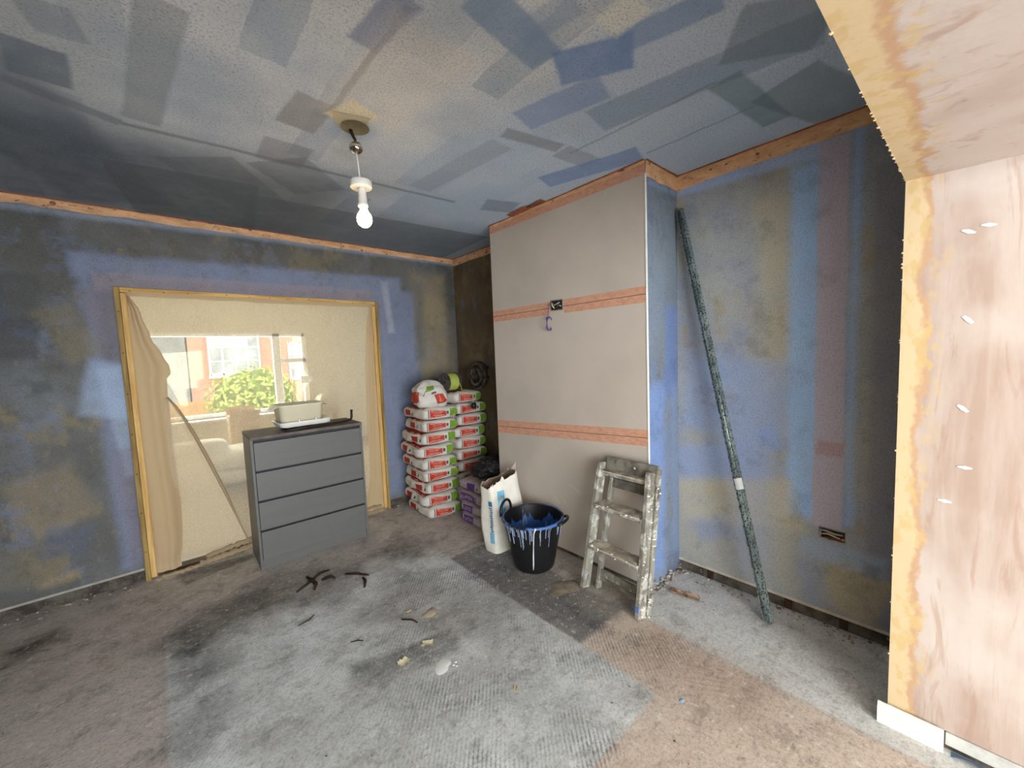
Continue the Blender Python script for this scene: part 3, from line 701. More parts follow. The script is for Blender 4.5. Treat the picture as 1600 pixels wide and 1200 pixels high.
fb(WX1-.004,WX1+.022,YB-.030,YB+.05,0,WH+.005,M_PINED,'outer_stud')
fb(WX1-.034,WX1-.005,YB-.022,YB+.05,.012,WH-.03,M_PINE,'inner_stud')
fb(WX0+.011,WX1-.005,YB-.026,YB+.05,WH-.026,WH+.004,M_PINEH,'head_batten')
rg = random.Random(4); M_SCREW = plain('dark_screw',(50,46,42),.5,1,.1,10,0,.7); RX = Matrix.Rotation(PI/2,3,'X'); scr = []
for i in range(11): scr.append((WX0+.08+1.5*i/10+rg.uniform(-.04,.04)-ox,YB-.0275-oy,WH-.012+rg.uniform(-.006,.006)))
for i in range(7):
    for xx in (WX0-.003, WX1+.008): scr.append((xx-ox,YB-.0315-oy,.2+.26*i))
sc0 = MB().lathe([(0,-.002),(.004,-.001),(.004,.001)],(0,0,0),8,M=RX).build('screw_head', M_SCREW, fr); sc0.location = scr[0]
for p in scr[1:]:
    c_ = sc0.copy(); COL.objects.link(c_); c_.parent = fr; c_.location = p

# ---------------------------------------------------------------- dust sheet
def cloth(name, op_lo, op_hi, tint, shade):
    k = NT(name, .95); k.t.nodes.remove(k.b)
    weave = k.noise(240, 3, .6, stretch=(1,1,.35)); cr = k.noise(7, 7, .7, stretch=(1,1,.55), dist=1.0); mid = k.noise(22, 6, .7)
    line = k.math('MULTIPLY', k.ramp(cr, .488, .5, 0, .5), k.ramp(cr, .512, .5, 0, .5))
    op = k.math('ADD', k.ramp(weave, .3, .7, op_lo, op_hi), k.math('MULTIPLY', line, .3))
    op = k.math('ADD', op, k.ramp(mid, .62, .85, 0, .12), clamp=True)
    c = k.mix(line, srgb(tint), srgb(shade))
    c = k.mix(k.ramp(k.noise(60, 4, .6), .72, .76), c, srgb((96,84,66)))
    df = k.n('ShaderNodeBsdfDiffuse'); tl = k.n('ShaderNodeBsdfTranslucent'); k.l(c, df.inputs['Color']); k.l(c, tl.inputs['Color'])
    ms = k.n('ShaderNodeMixShader'); ms.inputs[0].default_value = .5; k.l(df.outputs[0], ms.inputs[1]); k.l(tl.outputs[0], ms.inputs[2])
    tr = k.n('ShaderNodeBsdfTransparent'); tr.inputs['Color'].default_value = srgb((250,243,226))
    m2 = k.n('ShaderNodeMixShader'); k.l(op, m2.inputs[0]); k.l(tr.outputs[0], m2.inputs[1]); k.l(ms.outputs[0], m2.inputs[2]); k.l(m2.outputs[0], k.out.inputs['Surface'])
    bp_ = k.n('ShaderNodeBump'); k.l(cr, bp_.inputs['Height']); bp_.inputs['Strength'].default_value = .3; bp_.inputs['Distance'].default_value = .02
    k.l(bp_.outputs[0], df.inputs['Normal'])
    return k.m
M_SHEER = cloth('sheer_cotton_dust_sheet',   .26, .40, (236,228,213), (200,188,166))
M_THICK = cloth('doubled_cotton_dust_sheet', .97, 1.0, (200,180,150), (184,164,136))
M_SEMI = cloth('overlapping_cotton_dust_sheet', .6, .76, (230,218,196), (204,188,162))
ds = thing('dust_sheet', ((WX0+WX1)/2, YB-.02, 0), 'sheer cream cotton dust sheet pinned across the opening behind the grey chest', 'sheet')
SX0, SX1 = WX0+.035, WX1-.03
def P3(x, y, z): return Vector((x-ox, y-oy, z))
m = MB()
def main(u, v):
    x = SX0+(SX1-SX0)*u; z = .09+(WH-.11)*v
    y = YB+.012+.010*math.sin(x*9+z*2)*(1-v)+.006*nz((x*5,z*3,0),1)+.012*(1-v)*nz((x*2+z,z*1.5,4),1)
    return P3(x, y, z)
m.grid(main, 60, 50); m.build('sheet_cloth', M_SHEER, ds)
# pinned top hem, doubled over
m = MB(); m.grid(lambda u, v: P3(SX0+(SX1-SX0)*u, YB-.030+.004*math.sin(u*23)-.001, WH-.022-(.030+.010*nz((u*7,0,2)))*v), 60, 3); m.build('hem', M_THICK, ds)
# gathered left side: follows the outline of the bunched cloth
edge = [(1.885,-.115),(1.75,-.065),(1.60,-.03),(1.48,.02),(1.40,.05),(1.36,.052),(1.32,.028),(1.2,.025),(1.05,.028),(.86,.024),(.7,.03),(.5,.035),(.3,.03),(.17,.02),(.10,.005)]
def lerp_edge(z, E):
    for (z0,x0),(z1,x1) in zip(E[:-1],E[1:]):
        if z <= z0 and z >= z1: t=(z0-z)/(z0-z1); t=t*t*(3-2*t); return x0+(x1-x0)*t
    return E[-1][1] if z < E[-1][0] else E[0][1]
m = MB()
def gat(u, v):
    z = .03+(WH-.06)*v; xe = lerp_edge(z, edge); xs = WX0+.036
    x = xs+(xe-xs)*u; s = math.sin(u*PI)
    y = YB-.006-.018*s*(.5+.5*math.sin(u*11+z*1.6))-.012*s
    return P3(x, y, z)
m.grid(gat, 26, 60); m.build('gathered_fold', M_THICK, ds)
# right hand gather
edgeR = [(1.885,1.44),(1.6,1.40),(1.45,1.385),(1.2,1.37),(.9,1.36),(.6,1.36),(.3,1.35),(.1,1.30)]
m = MB()
def gar(u, v):
    z = .02+(WH-.05)*v; xe = lerp_edge(z, edgeR); xs = WX1-.032
    return P3(xs+(xe-xs)*u, YB-.004-.014*math.sin(u*PI)*(.5+.5*math.sin(u*9+z*3)), z)
m.grid(gar, 14, 40, flip=True); m.build('gathered_fold', M_THICK, ds)
# diagonal flap from the left gather down to the chest: second layer
m = MB()
def flap(u, v):
    z = 1.2*(1-v)+.06*v; xr = .022+(.40-.022)*(v**.8); xl = .0
    x = xl+(xr-xl)*u
    return P3(x, YB-.010-.022*math.exp(-((1-u)*7)**2)-.006*math.sin(u*7+v*5), z)
m.grid(flap, 20, 30); m.build('lapped_flap', M_SEMI, ds)
m = MB(); pts = [P3(.022+(.40-.022)*(t**.8), YB-.03-.012*t, 1.2*(1-t)+.05*t) for t in [i/16 for i in range(17)]]
m.tube(pts, [.003+.008*math.sin(PI*min(1,.1+i/16)) for i in range(17)], 8); m.build('fold_ridge', M_THICK, ds)
# bunched bottom on the floor
def bunch(pts, rad, seed):
    m = MB()
    P = [Vector(p) for p in pts]; n = 28; out = []; R = []
    for i in range(n+1):
        t = i/n*(len(P)-1); j = min(int(t), len(P)-2); q = P[j].lerp(P[j+1], t-j)
        out.append(q+Vector((0,.010*nz((t*3,0,seed)),.006*nz((t*4,3,seed))))-Vector((ox,oy,0))); R.append(rad*(.75+.55*nz((t*5,7,seed))))
    m.tube(out, R, 10); m.build('bunched_hem', M_THICK, ds)
bunch([(-.10,YB-.075,.020),(.0,YB-.085,.022),(.06,YB-.07,.020),(.14,YB-.05,.022)], .017, 1)
bunch([(.10,YB-.06,.025),(.2,YB-.055,.03),(.32,YB-.045,.035),(.42,YB-.04,.04)], .026, 2)
bunch([(.14,YB-.045,.055),(.25,YB-.035,.07),(.36,YB-.03,.08),(.43,YB-.03,.09)], .022, 3)
bunch([(1.2,YB-.05,.02),(1.32,YB-.055,.022),(1.44,YB-.05,.02)], .018, 4)
bunch([(1.22,YB-.03,.05),(1.33,YB-.03,.06),(1.42,YB-.03,.05)], .018, 5)
tag(MB().box((WX0+.045,YB+.01,0),(1.2,YB+.09,.018)).build('threshold_board', plain('dark_threshold',(96,78,64),.9,1,.2,12,.3)), 'dark strip of old floor in the threshold under the dust sheet', 'threshold')

# ---------------------------------------------------------------- chest of drawers
k = NT('dark_grey_foil', .45); n1 = k.noise(4, 5, .6, stretch=(.5,6,8)); k.col(k.mix(k.ramp(n1,.3,.7), srgb((102,101,99)), srgb((98,97,95)))); k.b.inputs['Specular IOR Level'].default_value=.35; M_CHEST = k.m
k = NT('dusty_grey_top', .75); n1 = k.noise(9, 6, .7); k.col(k.mix(k.ramp(n1,.35,.65), srgb((118,106,98)), srgb((88,82,78)))); M_CHTOP = k.m
M_SHADOWGAP = plain('drawer_recess', (52,54,58), .6)
CW, CD, CH = .735, .375, .915
ch = thing('chest_of_drawers', (.408+CW/2, 3.085+CD/2, 0), 'dark grey four drawer chest standing in front of the dust sheet', 'chest', rz=-.02)
hw, hd = CW/2, CD/2
c = MB(); c.box((-hw,-hd+.004,0),(-hw+.016,hd,CH-.022),bev=.001).box((hw-.016,-hd+.004,0),(hw,hd,CH-.022),bev=.001).box((-hw+.016,hd-.006,.0),(hw-.016,hd,CH-.022)); c.build('carcass', M_CHEST, ch)
MB().box((-hw-.001,-hd-.002,CH-.022),(hw+.001,hd,CH),bev=.0015).build('top', M_CHTOP, ch)
MB().box((-hw+.017,-hd+.012,0),(hw-.017,-hd+.028,.065)).build('plinth', M_CHEST, ch)
dz = [(.068,.262),(.276,.466),(.480,.670),(.684,.874)]
for z0, z1 in dz:
    d = MB().box((-hw+.018,-hd-.001,z0),(hw-.018,-hd+.017,z1),bev=.0015).build('drawer', M_CHEST, ch)
    MB().box((-hw+.02,-hd+.022,z1),(hw-.02,-hd+.03,z1+.014)).box((-hw+.02,-hd+.02,z0+.004),(hw-.02,hd-.02,z0+.016)).build('drawer_box', M_SHADOWGAP, d)

# tub, tray and crowbar on the chest
M_TUB = plain('cream_plastic', (222,212,184), .4, 1, .03, 5, 0, spec=.45); M_TRAY = plain('off_white_plastic', (236,234,226), .4, 1, .04, 6, 0); M_BLACK = plain('black_plastic', (26,26,27), .45, 1, .2, 10, .05)
def rrect(hx, hy, r, n=5):
    P = []
    for cx, cy, a0 in ((hx-r,hy-r,0),(-hx+r,hy-r,90),(-hx+r,-hy+r,180),(hx-r,-hy+r,270)):
        for i in range(n+1):
            a = math.radians(a0+90*i/n); P.append((cx+r*math.cos(a), cy+r*math.sin(a)))
    return P
def rr_loft(mb, levels, capb=True, capt=False, smooth=True):
    n = None; vs = []
    for hx, hy, r, z in levels:
        P = rrect(hx, hy, r); n = len(P); vs += [(x, y, z) for x, y in P]
    fs = [(i*n+k_, i*n+(k_+1)%n, (i+1)*n+(k_+1)%n, (i+1)*n+k_) for i in range(len(levels)-1) for k_ in range(n)]
    if capb: fs.append(tuple(range(n))[::-1])
    if capt: fs.append(tuple((len(levels)-1)*n+k_ for k_ in range(n)))
    mb.add(vs, fs, 0, smooth)
TZ = CH+.003
tr_ = thing('plastic_tray', (.765,3.25,TZ), 'off white shallow tray with black inside, under the cream tub', 'tray', rz=.03)
m = MB(); rr_loft(m, [(.145,.10,.03,.020),(.168,.122,.04,.026),(.178,.13,.045,.055),(.180,.132,.045,.060),(.174,.126,.042,.060),(.170,.122,.04,.05),(.150,.10,.03,.034)]); m.build('tray_body', M_TRAY, tr_)
for xx in (-.06,.05): MB().box((xx,-.134,.052),(xx+.01,-.126,.075),bev=.001).build('clip', M_TRAY, tr_)
m = MB(); rr_loft(m, [(.12,.08,.03,.0),(.145,.10,.03,.006),(.145,.10,.03,.021)]); m.build('base', M_BLACK, tr_)
m = MB(); rr_loft(m, [(.165,.118,.035,.045),(.152,.104,.03,.036)], capb=False); m.build('inner_rim', M_BLACK, tr_)
tu = thing('cream_tub', (.745,3.25,TZ+.040), 'cream plastic tub with a lug at each end, sitting in the white tray', 'tub', rz=.03)
m = MB(); rr_loft(m, [(.125,.085,.035,.0),(.138,.098,.04,.006),(.150,.106,.04,.128),(.158,.114,.045,.133),(.158,.114,.045,.140),(.150,.106,.04,.141),(.144,.100,.036,.130),(.132,.092,.034,.010)]); m.box((-.128,-.088,.008),(.128,.088,.012)); m.build('tub_body', M_TUB, tu)
for s in (-1, 1):
    m = MB(); vs = []
    for t in range(9):
        a = -PI/2+PI*t/8; vs.append((s*(.152+.042*math.cos(a)), .085*math.sin(a), .138-.026*math.cos(a)))
    n = len(vs); vs += [(x,y,z-.006) for x,y,z in vs]
    m.add(vs, [tuple(range(n)), tuple(range(n,2*n))[::-1]]+[(i,i+1,n+i+1,n+i) for i in range(n-1)]); m.build('lug', M_TUB, tu)
cb = thing('crowbar', (.86,3.122,CH), 'dark steel wrecking bar lying along the front of the chest top', 'crowbar')
m = MB(); pts = [(-.245,-.012,.010),(-.15,-.008,.012),(0,.02,.011),(.14,.055,.010),(.22,.075,.011),(.243,.08,.018),(.25,.081,.035),(.252,.081,.085)]
m.tube(pts, [.006,.009,.009,.009,.009,.010,.010,.009], 8); m.build('bar', plain('dark_steel',(72,64,58),.5,1,.25,30,.2,.6), cb)
MB().box((.243,.071,.083),(.261,.091,.092),bev=.002).build('claw', M_BLACK, cb)

# ---------------------------------------------------------------- sacks
M_PAPER = plain('white_sack_paper', (206,199,189), .75, 1, .05, 14, .12)
M_PAPERP = plain('lilac_grey_sack', (176,164,168), .75, 1, .10, 12, .2)
M_RED = plain('red_print', (184,58,40), .6, 1, .10, 20, .05); M_REDD = plain('deep_red_print', (166,44,32), .65, 1, .1, 20, .05)
M_GREEN = plain('green_print', (116,152,50), .6, 1, .12, 24, .05); M_GREY = plain('grey_print', (96,92,88), .7)
M_PURPLE = plain('purple_print', (96,54,128), .6, 1, .12, 14, .05); M_MAUVE = plain('mauve_print', (128,98,124), .7, 1, .1, 14, .05)
M_LBLUE = plain('light_blue_print', (126,190,220), .7, 1, .1, 14, .05); M_MBLUE = plain('mid_blue_print', (70,126,176), .7, 1, .1, 14, .05); M_PALEL = plain('pale_lettering', (226,180,164), .7); M_LILACL = plain('lilac_lettering', (206,190,210), .7)
class Sack:
    "a filled paper sack: pillow of w x d x h about a base centre; faces carry a (u, v) frame so that prints follow the bulge"
    def __init__(s, w, d, h, r, seed, lump=.007, crush=0.0, twist=0.0):
        s.w, s.d, s.h, s.r, s.seed, s.lump, s.crush, s.twist = w, d, h, r, seed, lump, crush, twist
    def warp(s, p):
        w, d, h, r = s.w/2, s.d/2, s.h/2, s.r
        q = Vector((p[0]*w, p[1]*d, p[2]*h)); c = Vector((max(-w+r,min(w-r,q.x)), max(-d+r,min(d-r,q.y)), max(-h+r*.8,min(h-r*.8,q.z))))
        e = q-c
        if e.length > 1e-6:
            m = max(abs(e.x)/r, abs(e.y)/r, abs(e.z)/(r*.8)); en = Vector((e.x/r, e.y/r, e.z/(r*.8))).normalized()
            q = c+Vector((en.x*r, en.y*r, en.z*r*.8))*m
        k = s.lump
        n1 = nz(q, 9, s.seed); n2 = nz(q, 22, s.seed+4)
        q.z *= 1-.22*abs(p[0])**5-.14*abs(p[1])**5
        bul = 1-max(abs(p[0])**6*.0, 0)
        q.y += k*(1.0*n1)*(1 if abs(p[1]) > .5 else 0)+.35*k*n2; q.x += k*n1*(1 if abs(p[0])>.5 else 0)+.35*k*n2; q.z += .4*k*nz(q, 7, s.seed+9)
        if s.crush:
            t = (q.z/h+1)/2
            q.x *= 1-.38*s.crush*t**2; q.y *= 1-.5*s.crush*t**2
            q += Vector((nz(q,14,s.seed+2), nz(q,14,s.seed+3), .7*nz(q,11,s.seed+5)))*.026*s.crush
        if s.twist: q.x += s.twist*q.z
        return q+Vector((0,0,h))
    def face(s, f, u, v):
        a, b = 2*u-1, 2*v-1
        return {'front':(a,-1,b),'left':(-1,-a,b),'top':(a,b,1),'back':(-a,1,b),'right':(1,a,b),'bottom':(a,-b,-1)}[f]
    def S(s, f, u, v, off=.0012):
        p = s.warp(s.face(f,u,v)); e = .01
        du = s.warp(s.face(f,min(1,u+e),v))-s.warp(s.face(f,max(0,u-e),v)); dv = s.warp(s.face(f,u,min(1,v+e)))-s.warp(s.face(f,u,max(0,v-e)))
        n = du.cross(dv); n = n.normalized() if n.length > 1e-9 else Vector((0,0,1))
        return p+n*off
    def body(s, name, mat, parent, nw=16, nd=16, nh=7):
        m = MB()
        for f, a, b in (('front',nw,nh),('back',nw,nh),('left',nd,nh),('right',nd,nh),('top',nw,nd),('bottom',nw,nd)): m.grid(lambda u, v: s.warp(s.face(f,u,v)), a, b)
        bm = bmesh.new(); me = m.build(name, mat, parent); bm.from_mesh(me.data); bmesh.ops.remove_doubles(bm, verts=bm.verts, dist=.0004); bm.to_mesh(me.data); bm.free(); return me
    def quad(s, mb, f, c, mi, off=.0012, nu=8, nv=5):
        "bilinear patch, corners given in face coordinates anticlockwise from lower left"
        def fn(u, v):
            a = [(1-u)*(1-v), u*(1-v), u*v, (1-u)*v]; return s.S(f, sum(a[i]*c[i][0] for i in range(4)), sum(a[i]*c[i][1] for i in range(4)), off)
        mb.grid(fn, nu, nv, mi)
    def word(s, mb, f, body, cu, cv, sx, sy, ang=0.0, mi=0, off=.0022):
        V, F = text_mesh(body); ca, sa = math.cos(ang), math.sin(ang)
        mb.add([s.S(f, cu+(x*ca-y*sa)*sx, cv+(x*sa+y*ca)*sy, off) for x, y in V], F, mi)
def red_sack(variant):
    s = Sack(.335,.43,.106,.030,variant*3.7+1,.020)
    root = empty('plaster_sack', (0,0,0)); s.body('sack', M_PAPER, root)
    m = MB(); v0 = .02*(variant%3)
    s.quad(m,'front',[(.15,.06),(.62,.26),(.62,.70),(.15,.94)],0)
    s.quad(m,'front',[(.74,.10),(.97,.10),(.97,.90),(.74,.90)],1)
    s.quad(m,'front',[(.635,.36),(.70,.36),(.70,.66),(.635,.66)],2,nu=3,nv=3)
    for a, b in (([(.185,.20),(.565,.31),(.565,.345),(.185,.245)],3),([(.185,.80),(.565,.655),(.565,.69),(.185,.845)],3)): s.quad(m,'front',a,b,.0018,6,1)
    s.quad(m,'front',[(.105,.05),(.130,.05),(.130,.95),(.105,.95)],2,nu=1,nv=5)
    a = .14+.2*(variant%3)
    s.quad(m,'left',[(a,.22),(a+.24,.22),(a+.24,.80),(a,.80)],4)
    s.quad(m,'left',[(a+.30,.28),(a+.36,.24),(a+.38,.5),(a+.34,.62)],2,nu=3,nv=3)
    s.quad(m,'top',[(.03,.1),(.60,.1),(.50,.92),(.03,.95)],4)
    m.build('printed_panel', [M_RED,M_GREEN,M_GREY,M_PALEL,M_REDD], root)
    m = MB(); s.word(m,'front','Thistle',.375,.59,.095,.20); s.word(m,'front','MultiFinish',.365,.38,.055,.12)
    m.build('lettering', M_PALEL, root)
    return root
protos = [red_sack(i) for i in range(4)]
used = set(); rgt = random.Random(5)
def put_sack(i, loc, rz, label, group):
    o = protos[i] if i not in used else copy_tree(protos[i]); used.add(i)
    o.location = loc; o.rotation_euler = (rgt.uniform(-.010,.010),rgt.uniform(-.010,.010),rz); tag(o, label, 'sack', group); return o
ordn = ['lowest','second from the floor','third from the floor','fourth from the floor','fifth from the floor','sixth from the floor','seventh from the floor','eighth from the floor','topmost flat']
rg = random.Random(21)
dx = [.006,-.012,-.004,.0,-.020,-.024,-.010,.014,.010]; rzs = [.02,.08,.00,.14,.02,.12,.05,.16,.06]
SH = .1075
for i in range(9):
    lab = ('topmost flat printed sack of the front stack, under the crumpled sack' if i == 8 else f'red and green printed sack, {ordn[i]} in the front stack')
    put_sack((i*3)%4, (1.785+dx[i]*1.3, 3.175+rg.uniform(-.012,.012), i*SH), -rzs[i]*.6, lab, 'plaster sacks in the front stack')
n2 = ['lowest','second','third','fourth','fifth','sixth','seventh','eighth','ninth','top']
for i in range(10):
    x = 2.140+[0,.0,.0,.0,.0,-.01,-.015,.012,.012,-.05][i]
    lab = 'plaster sack at the foot of the rear stack, hidden behind the lilac sacks' if i < 2 else ('topmost red and green printed sack of the rear stack, under the cable reel' if i == 9 else f'red and green printed sack, {n2[i]} from the floor in the rear stack')
    put_sack((i*3+1)%4, (x, 3.215, i*SH), rg.uniform(-.02,.05)+(.10 if i == 9 else 0), lab, 'plaster sacks in the rear stack')
# crumpled, half used sack on top of the front stack
s = Sack(.30,.30,.225,.07,91,.016,.85)
root = tag(empty('crumpled_sack', (1.757,3.10,9*SH-.002), -.28), 'crumpled half empty red and green printed sack on top of the front stack', 'sack'); s.body('sack', M_PAPER, root, 22, 22, 16)
m = MB(); s.quad(m,'front',[(.62,.05),(.92,.12),(.80,.52),(.52,.46)],0); s.quad(m,'front',[(.28,.66),(.56,.74),(.60,.97),(.30,.95)],1)
s.quad(m,'front',[(.46,.52),(.58,.54),(.58,.64),(.46,.62)],2,nu=3,nv=3); s.quad(m,'front',[(.18,.45),(.22,.45),(.30,.70),(.27,.70)],2,nu=2,nv=4)
s.quad(m,'left',[(.02,.04),(.99,.04),(.99,.66),(.02,.60)],0,nu=12,nv=8); s.quad(m,'front',[(.0,.05),(.10,.05),(.04,.5),(.0,.55)],0)
m.build('printed_panel', [M_RED,M_GREEN,M_GREY], root)
m = MB(); s.word(m,'front','Thistle',.70,.30,.09,.10,1.9); m.build('lettering', M_PALEL, root)
# lilac sacks
def lilac_sack(v):
    s = Sack(.40,.315,.092,.034,40+v*5,.013); root = empty('latex_sack', (0,0,0)); s.body('sack', M_PAPERP, root)
    m = MB(); w_ = MB()
    if v == 2:
        s.quad(m,'left',[(.42,.05),(.70,.05),(.70,.98),(.42,.98)],0); s.quad(m,'left',[(.0,.06),(.40,.06),(.40,.14),(.0,.16)],2); s.quad(m,'left',[(.04,.26),(.40,.20),(.40,.24),(.04,.30)],2,nu=6,nv=1)
        s.quad(m,'left',[(.80,.4),(.88,.36),(.86,.6),(.80,.62)],2,nu=3,nv=3)
        for q in range(3): s.quad(m,'left',[(.10+.1*q,.55),(.15+.1*q,.53),(.15+.1*q,.66),(.10+.1*q,.68)],2,nu=2,nv=2)
    else:
        s.quad(m,'left',[(.0,.08),(.97,.08),(.97,.95),(.0,.95)],1 if v == 1 else 1) if v == 1 else s.quad(m,'left',[(.0,.05),(.14,.05),(.14,.95),(.0,.95)],0)
        s.quad(m,'left',[(.22,.14),(.80,.14),(.80,.88),(.22,.88)],0,.0017) if v == 1 else s.quad(m,'left',[(.20,.14),(.60,.14),(.60,.88),(.20,.88)],0,.0017)
        s.word(w_,'left','LATEX',.50 if v == 1 else .40,.5,.155 if v == 1 else .11,.55,0,0,.003)
    m.build('printed_panel', [M_PURPLE,M_MAUVE,M_GREY], root)
    if w_.v: w_.build('lettering', M_LILACL, root)
    return root
lp = [lilac_sack(i) for i in range(3)]
for i, (v, x, y, rz, lab) in enumerate(((0,2.01,2.632,.0,'lowest lilac grey sack lettered LATEX, on the floor beside the chimney breast'),(0,2.005,2.630,.02,'lilac grey sack lettered LATEX, second from the floor beside the chimney breast'),(1,2.005,2.640,-.03,'lilac sack with a purple side and big LATEX lettering, third from the floor'),(2,2.01,2.640,.03,'top lilac grey sack with one upright purple block, under the black rubbish bag'))):
    o = lp[v] if i != 1 else copy_tree(lp[0]); o.location = (x, y, i*.0935); o.rotation_euler = (0,0,rz); tag(o, lab, 'sack', 'lilac levelling sacks')
# spill of the lowest lilac sacks toward the front: dented torn sack
s = Sack(.26,.14,.20,.045,66,.02,.35); root = tag(empty('torn_sack', (1.885,2.385,0), .12), 'slumped brown grey sack wedged between the lilac sacks and the open white sack', 'sack'); s.body('sack', plain('dirty_sack_paper',(170,154,138),.85,1,.2,12,.3), root)
m = MB(); s.quad(m,'left',[(.2,.5),(.8,.5),(.8,.75),(.2,.75)],0); s.quad(m,'left',[(.3,.2),(.7,.2),(.7,.3),(.3,.3)],0); m.build('printed_panel', plain('dark_print',(64,58,56),.8), root)

# open white sack by the bucket
M_WPAPER = plain('white_woven_sack', (232,226,214), .75, 1, .05, 16, .15); M_KRAFT = plain('brown_kraft_lining', (150,128,108), .9, 1, .2, 14, .3)
ws = thing('open_white_sack', (1.80,2.185,0), 'tall open white sack with blue print and a torn top, left of the black bucket', 'sack', rz=.04)
WSW, WSD = .29, .155
def ws_ring(a, z, inset=0.0):
    t = z/.52; hx = WSW/2*(1-.03*t+.05*math.sin(PI*t))-inset; hy = WSD/2*(1+.10*math.sin(PI*t)-.20*max(0,t-.6))-inset
    q = lambda x, e: math.copysign(abs(x)**e, x)
    p = Vector((hx*q(math.cos(a),.45), hy*q(math.sin(a),.45), z))
    n1 = nz((p.x*6,p.y*6,z*3),1,3); n2 = nz((p.x*14,p.y*14,z*5),1,6); d = Vector((math.cos(a),math.sin(a),0))
    return p+d*(.018*n1+.012*n2)*min(1,z/.05+.15)+Vector((-.012*t,.02*t*t,0))
def ws_top(a):
    x = math.cos(a); y = math.sin(a)
    return .50+.035*x-.01*y+.016*nz((x*3,y*3,1),1)+.010*nz((x*9,y*9,2),1)
NA = 72
m = MB(); m.grid(lambda u, v: ws_ring(2*PI*u, ws_top(2*PI*u)*v), NA, 26); m.grid(lambda u, v: Vector((0,0,.003)).lerp(ws_ring(2*PI*u,0), v), NA, 2); m.build('sack', M_WPAPER, ws)
m = MB(); m.grid(lambda u, v: ws_ring(2*PI*u, ws_top(2*PI*u)*(1-.28*v)-.001, .004), NA, 6); m.grid(lambda u, v: Vector((-.01,.015,.40)).lerp(ws_ring(2*PI*u, ws_top(2*PI*u)*.72, .004), v), NA, 4); m.build('lining', M_KRAFT, ws)
m = MB(); rg = random.Random(2)
for i in range(10):   # torn tongues of paper on the rim
    a = rg.uniform(0,2*PI); p = ws_ring(a, ws_top(a)-.004); b = a+.16; p2 = ws_ring(b, ws_top(b)-.004); q = (p+p2)/2+Vector((0,0,rg.uniform(.012,.035)))
    m.add([p,p2,q],[(0,1,2)])
p = ws_ring(-.15, ws_top(-.15)-.01); m.add([p, ws_ring(.25, ws_top(.25)-.01), p+Vector((.006,.0,.075))],[(0,1,2)])
m.build('torn_paper', M_WPAPER, ws)
def ws_patch(mb, a0, a1, z0, z1, mi, n=8, off=.002):
    def f(u, v):
        a = a0+(a1-a0)*u; z = z0+(z1-z0)*v; p = ws_ring(a, z); return p+Vector((math.cos(a)*.5,math.sin(a),0)).normalized()*off
    mb.grid(f, n, n, mi)
m = MB(); rg = random.Random(6)
ws_patch(m, -2.02,-1.62,.26,.44,0,10,.003)
ws_patch(m, -3.08,-2.72,.34,.375,1,6,.003); ws_patch(m, -3.08,-2.72,.075,.155,0,8,.003)
for q in range(13):   # worn upright lettering, too rubbed to read
    z = .16+.0135*q; a = -3.07+rg.uniform(0,.10); ws_patch(m, a, a+rg.uniform(.16,.30), z, z+.009, 1, 3, .003)
for q in range(4): ws_patch(m, -1.94+.02*q,-1.80+.02*q,.27+.035*q,.29+.035*q,2,3,.005)
m.build('printed_panel', [M_LBLUE,M_MBLUE,M_PALEL], ws)

# ---------------------------------------------------------------- black rubbish bag, cable reel and cable coil
k = NT('black_polythene', .28); k.col(srgb((22,22,24))); k.bump(k.noise(14,6,.65,dist=.8), .9, .03); k.b.inputs['Specular IOR Level'].default_value=.5; M_BIN = k.m
rbg = thing('rubbish_bag', (2.06,2.60,4*.0935+.002), 'black plastic rubbish bag slumped on the lilac sacks', 'bag')
m = MB(); bmx = bmesh.new(); bmesh.ops.create_icosphere(bmx, subdivisions=5, radius=1); bmx.verts.index_update()
vs = []
for v in bmx.verts:
    d = v.co; r = 1+.22*nz(d,2.2,1)+.16*abs(nz(d,5,2))+.09*abs(nz(d,10,4)); x, y, z = d.x*.20*r, d.y*.115*r, d.z*.085*r
    vs.append((x-.01, y, max(0, z+.078)))
m.add(vs, [[v.index for v in f.verts] for f in bmx.faces], 0, True); bmx.free(); m.build('bag', M_BIN, rbg)
m = MB(); m.tube([(.06,.0,.15),(.08,.0,.185),(.10,.005,.21)],[.03,.014,.03],9); m.build('knot', M_BIN, rbg)
RZ = 10*SH
cr = thing('cable_reel', (1.965,3.08,RZ+.092), 'small drum of lime yellow cable on top of the rear stack', 'reel', rz=.12)
Mx = Matrix.Rotation(PI/2,3,'Y')
M_REEL = splatter('grey_reel_flange', (86,82,78), (58,54,52), 24, .5); M_YEL = plain('lime_yellow_cable', (170,178,78), .6, 1, .08, 20, 0)
for s_ in (-1, 1):
    m = MB(); x = s_*.062; m.lathe([(.012,-.004),(.086,-.004),(.086,.004),(.012,.004),(.012,-.004)],(x,0,0),28,M=Mx,smooth=False); m.build('flange', M_REEL, cr)
m = MB(); m.lathe([(.03,-.058),(.03,.058)],(0,0,0),20,M=Mx); m.build('core', M_BLACK, cr)
m = MB(); pts = []; N_ = 9*20
for i in range(N_+1):
    a = 2*PI*i/20; pts.append((-.05+.100*i/N_, .071*math.cos(a), .071*math.sin(a)))
m.tube(pts, .0062, 6)
pts = [(.05,-.071,-.01),(.06,-.085,-.05),(.05,-.10,-.082),(.075,-.16,-.080),(.085,-.205,-.10),(.085,-.21,-.20)]; m.tube(pts, .004, 6); m.build('cable', M_YEL, cr)
m = MB(); m.lathe([(0,-.03),(.022,-.026),(.026,0),(.02,.024),(0,.028)],(.085,-.212,-.215),10); m.build('plug', M_BLACK, cr)
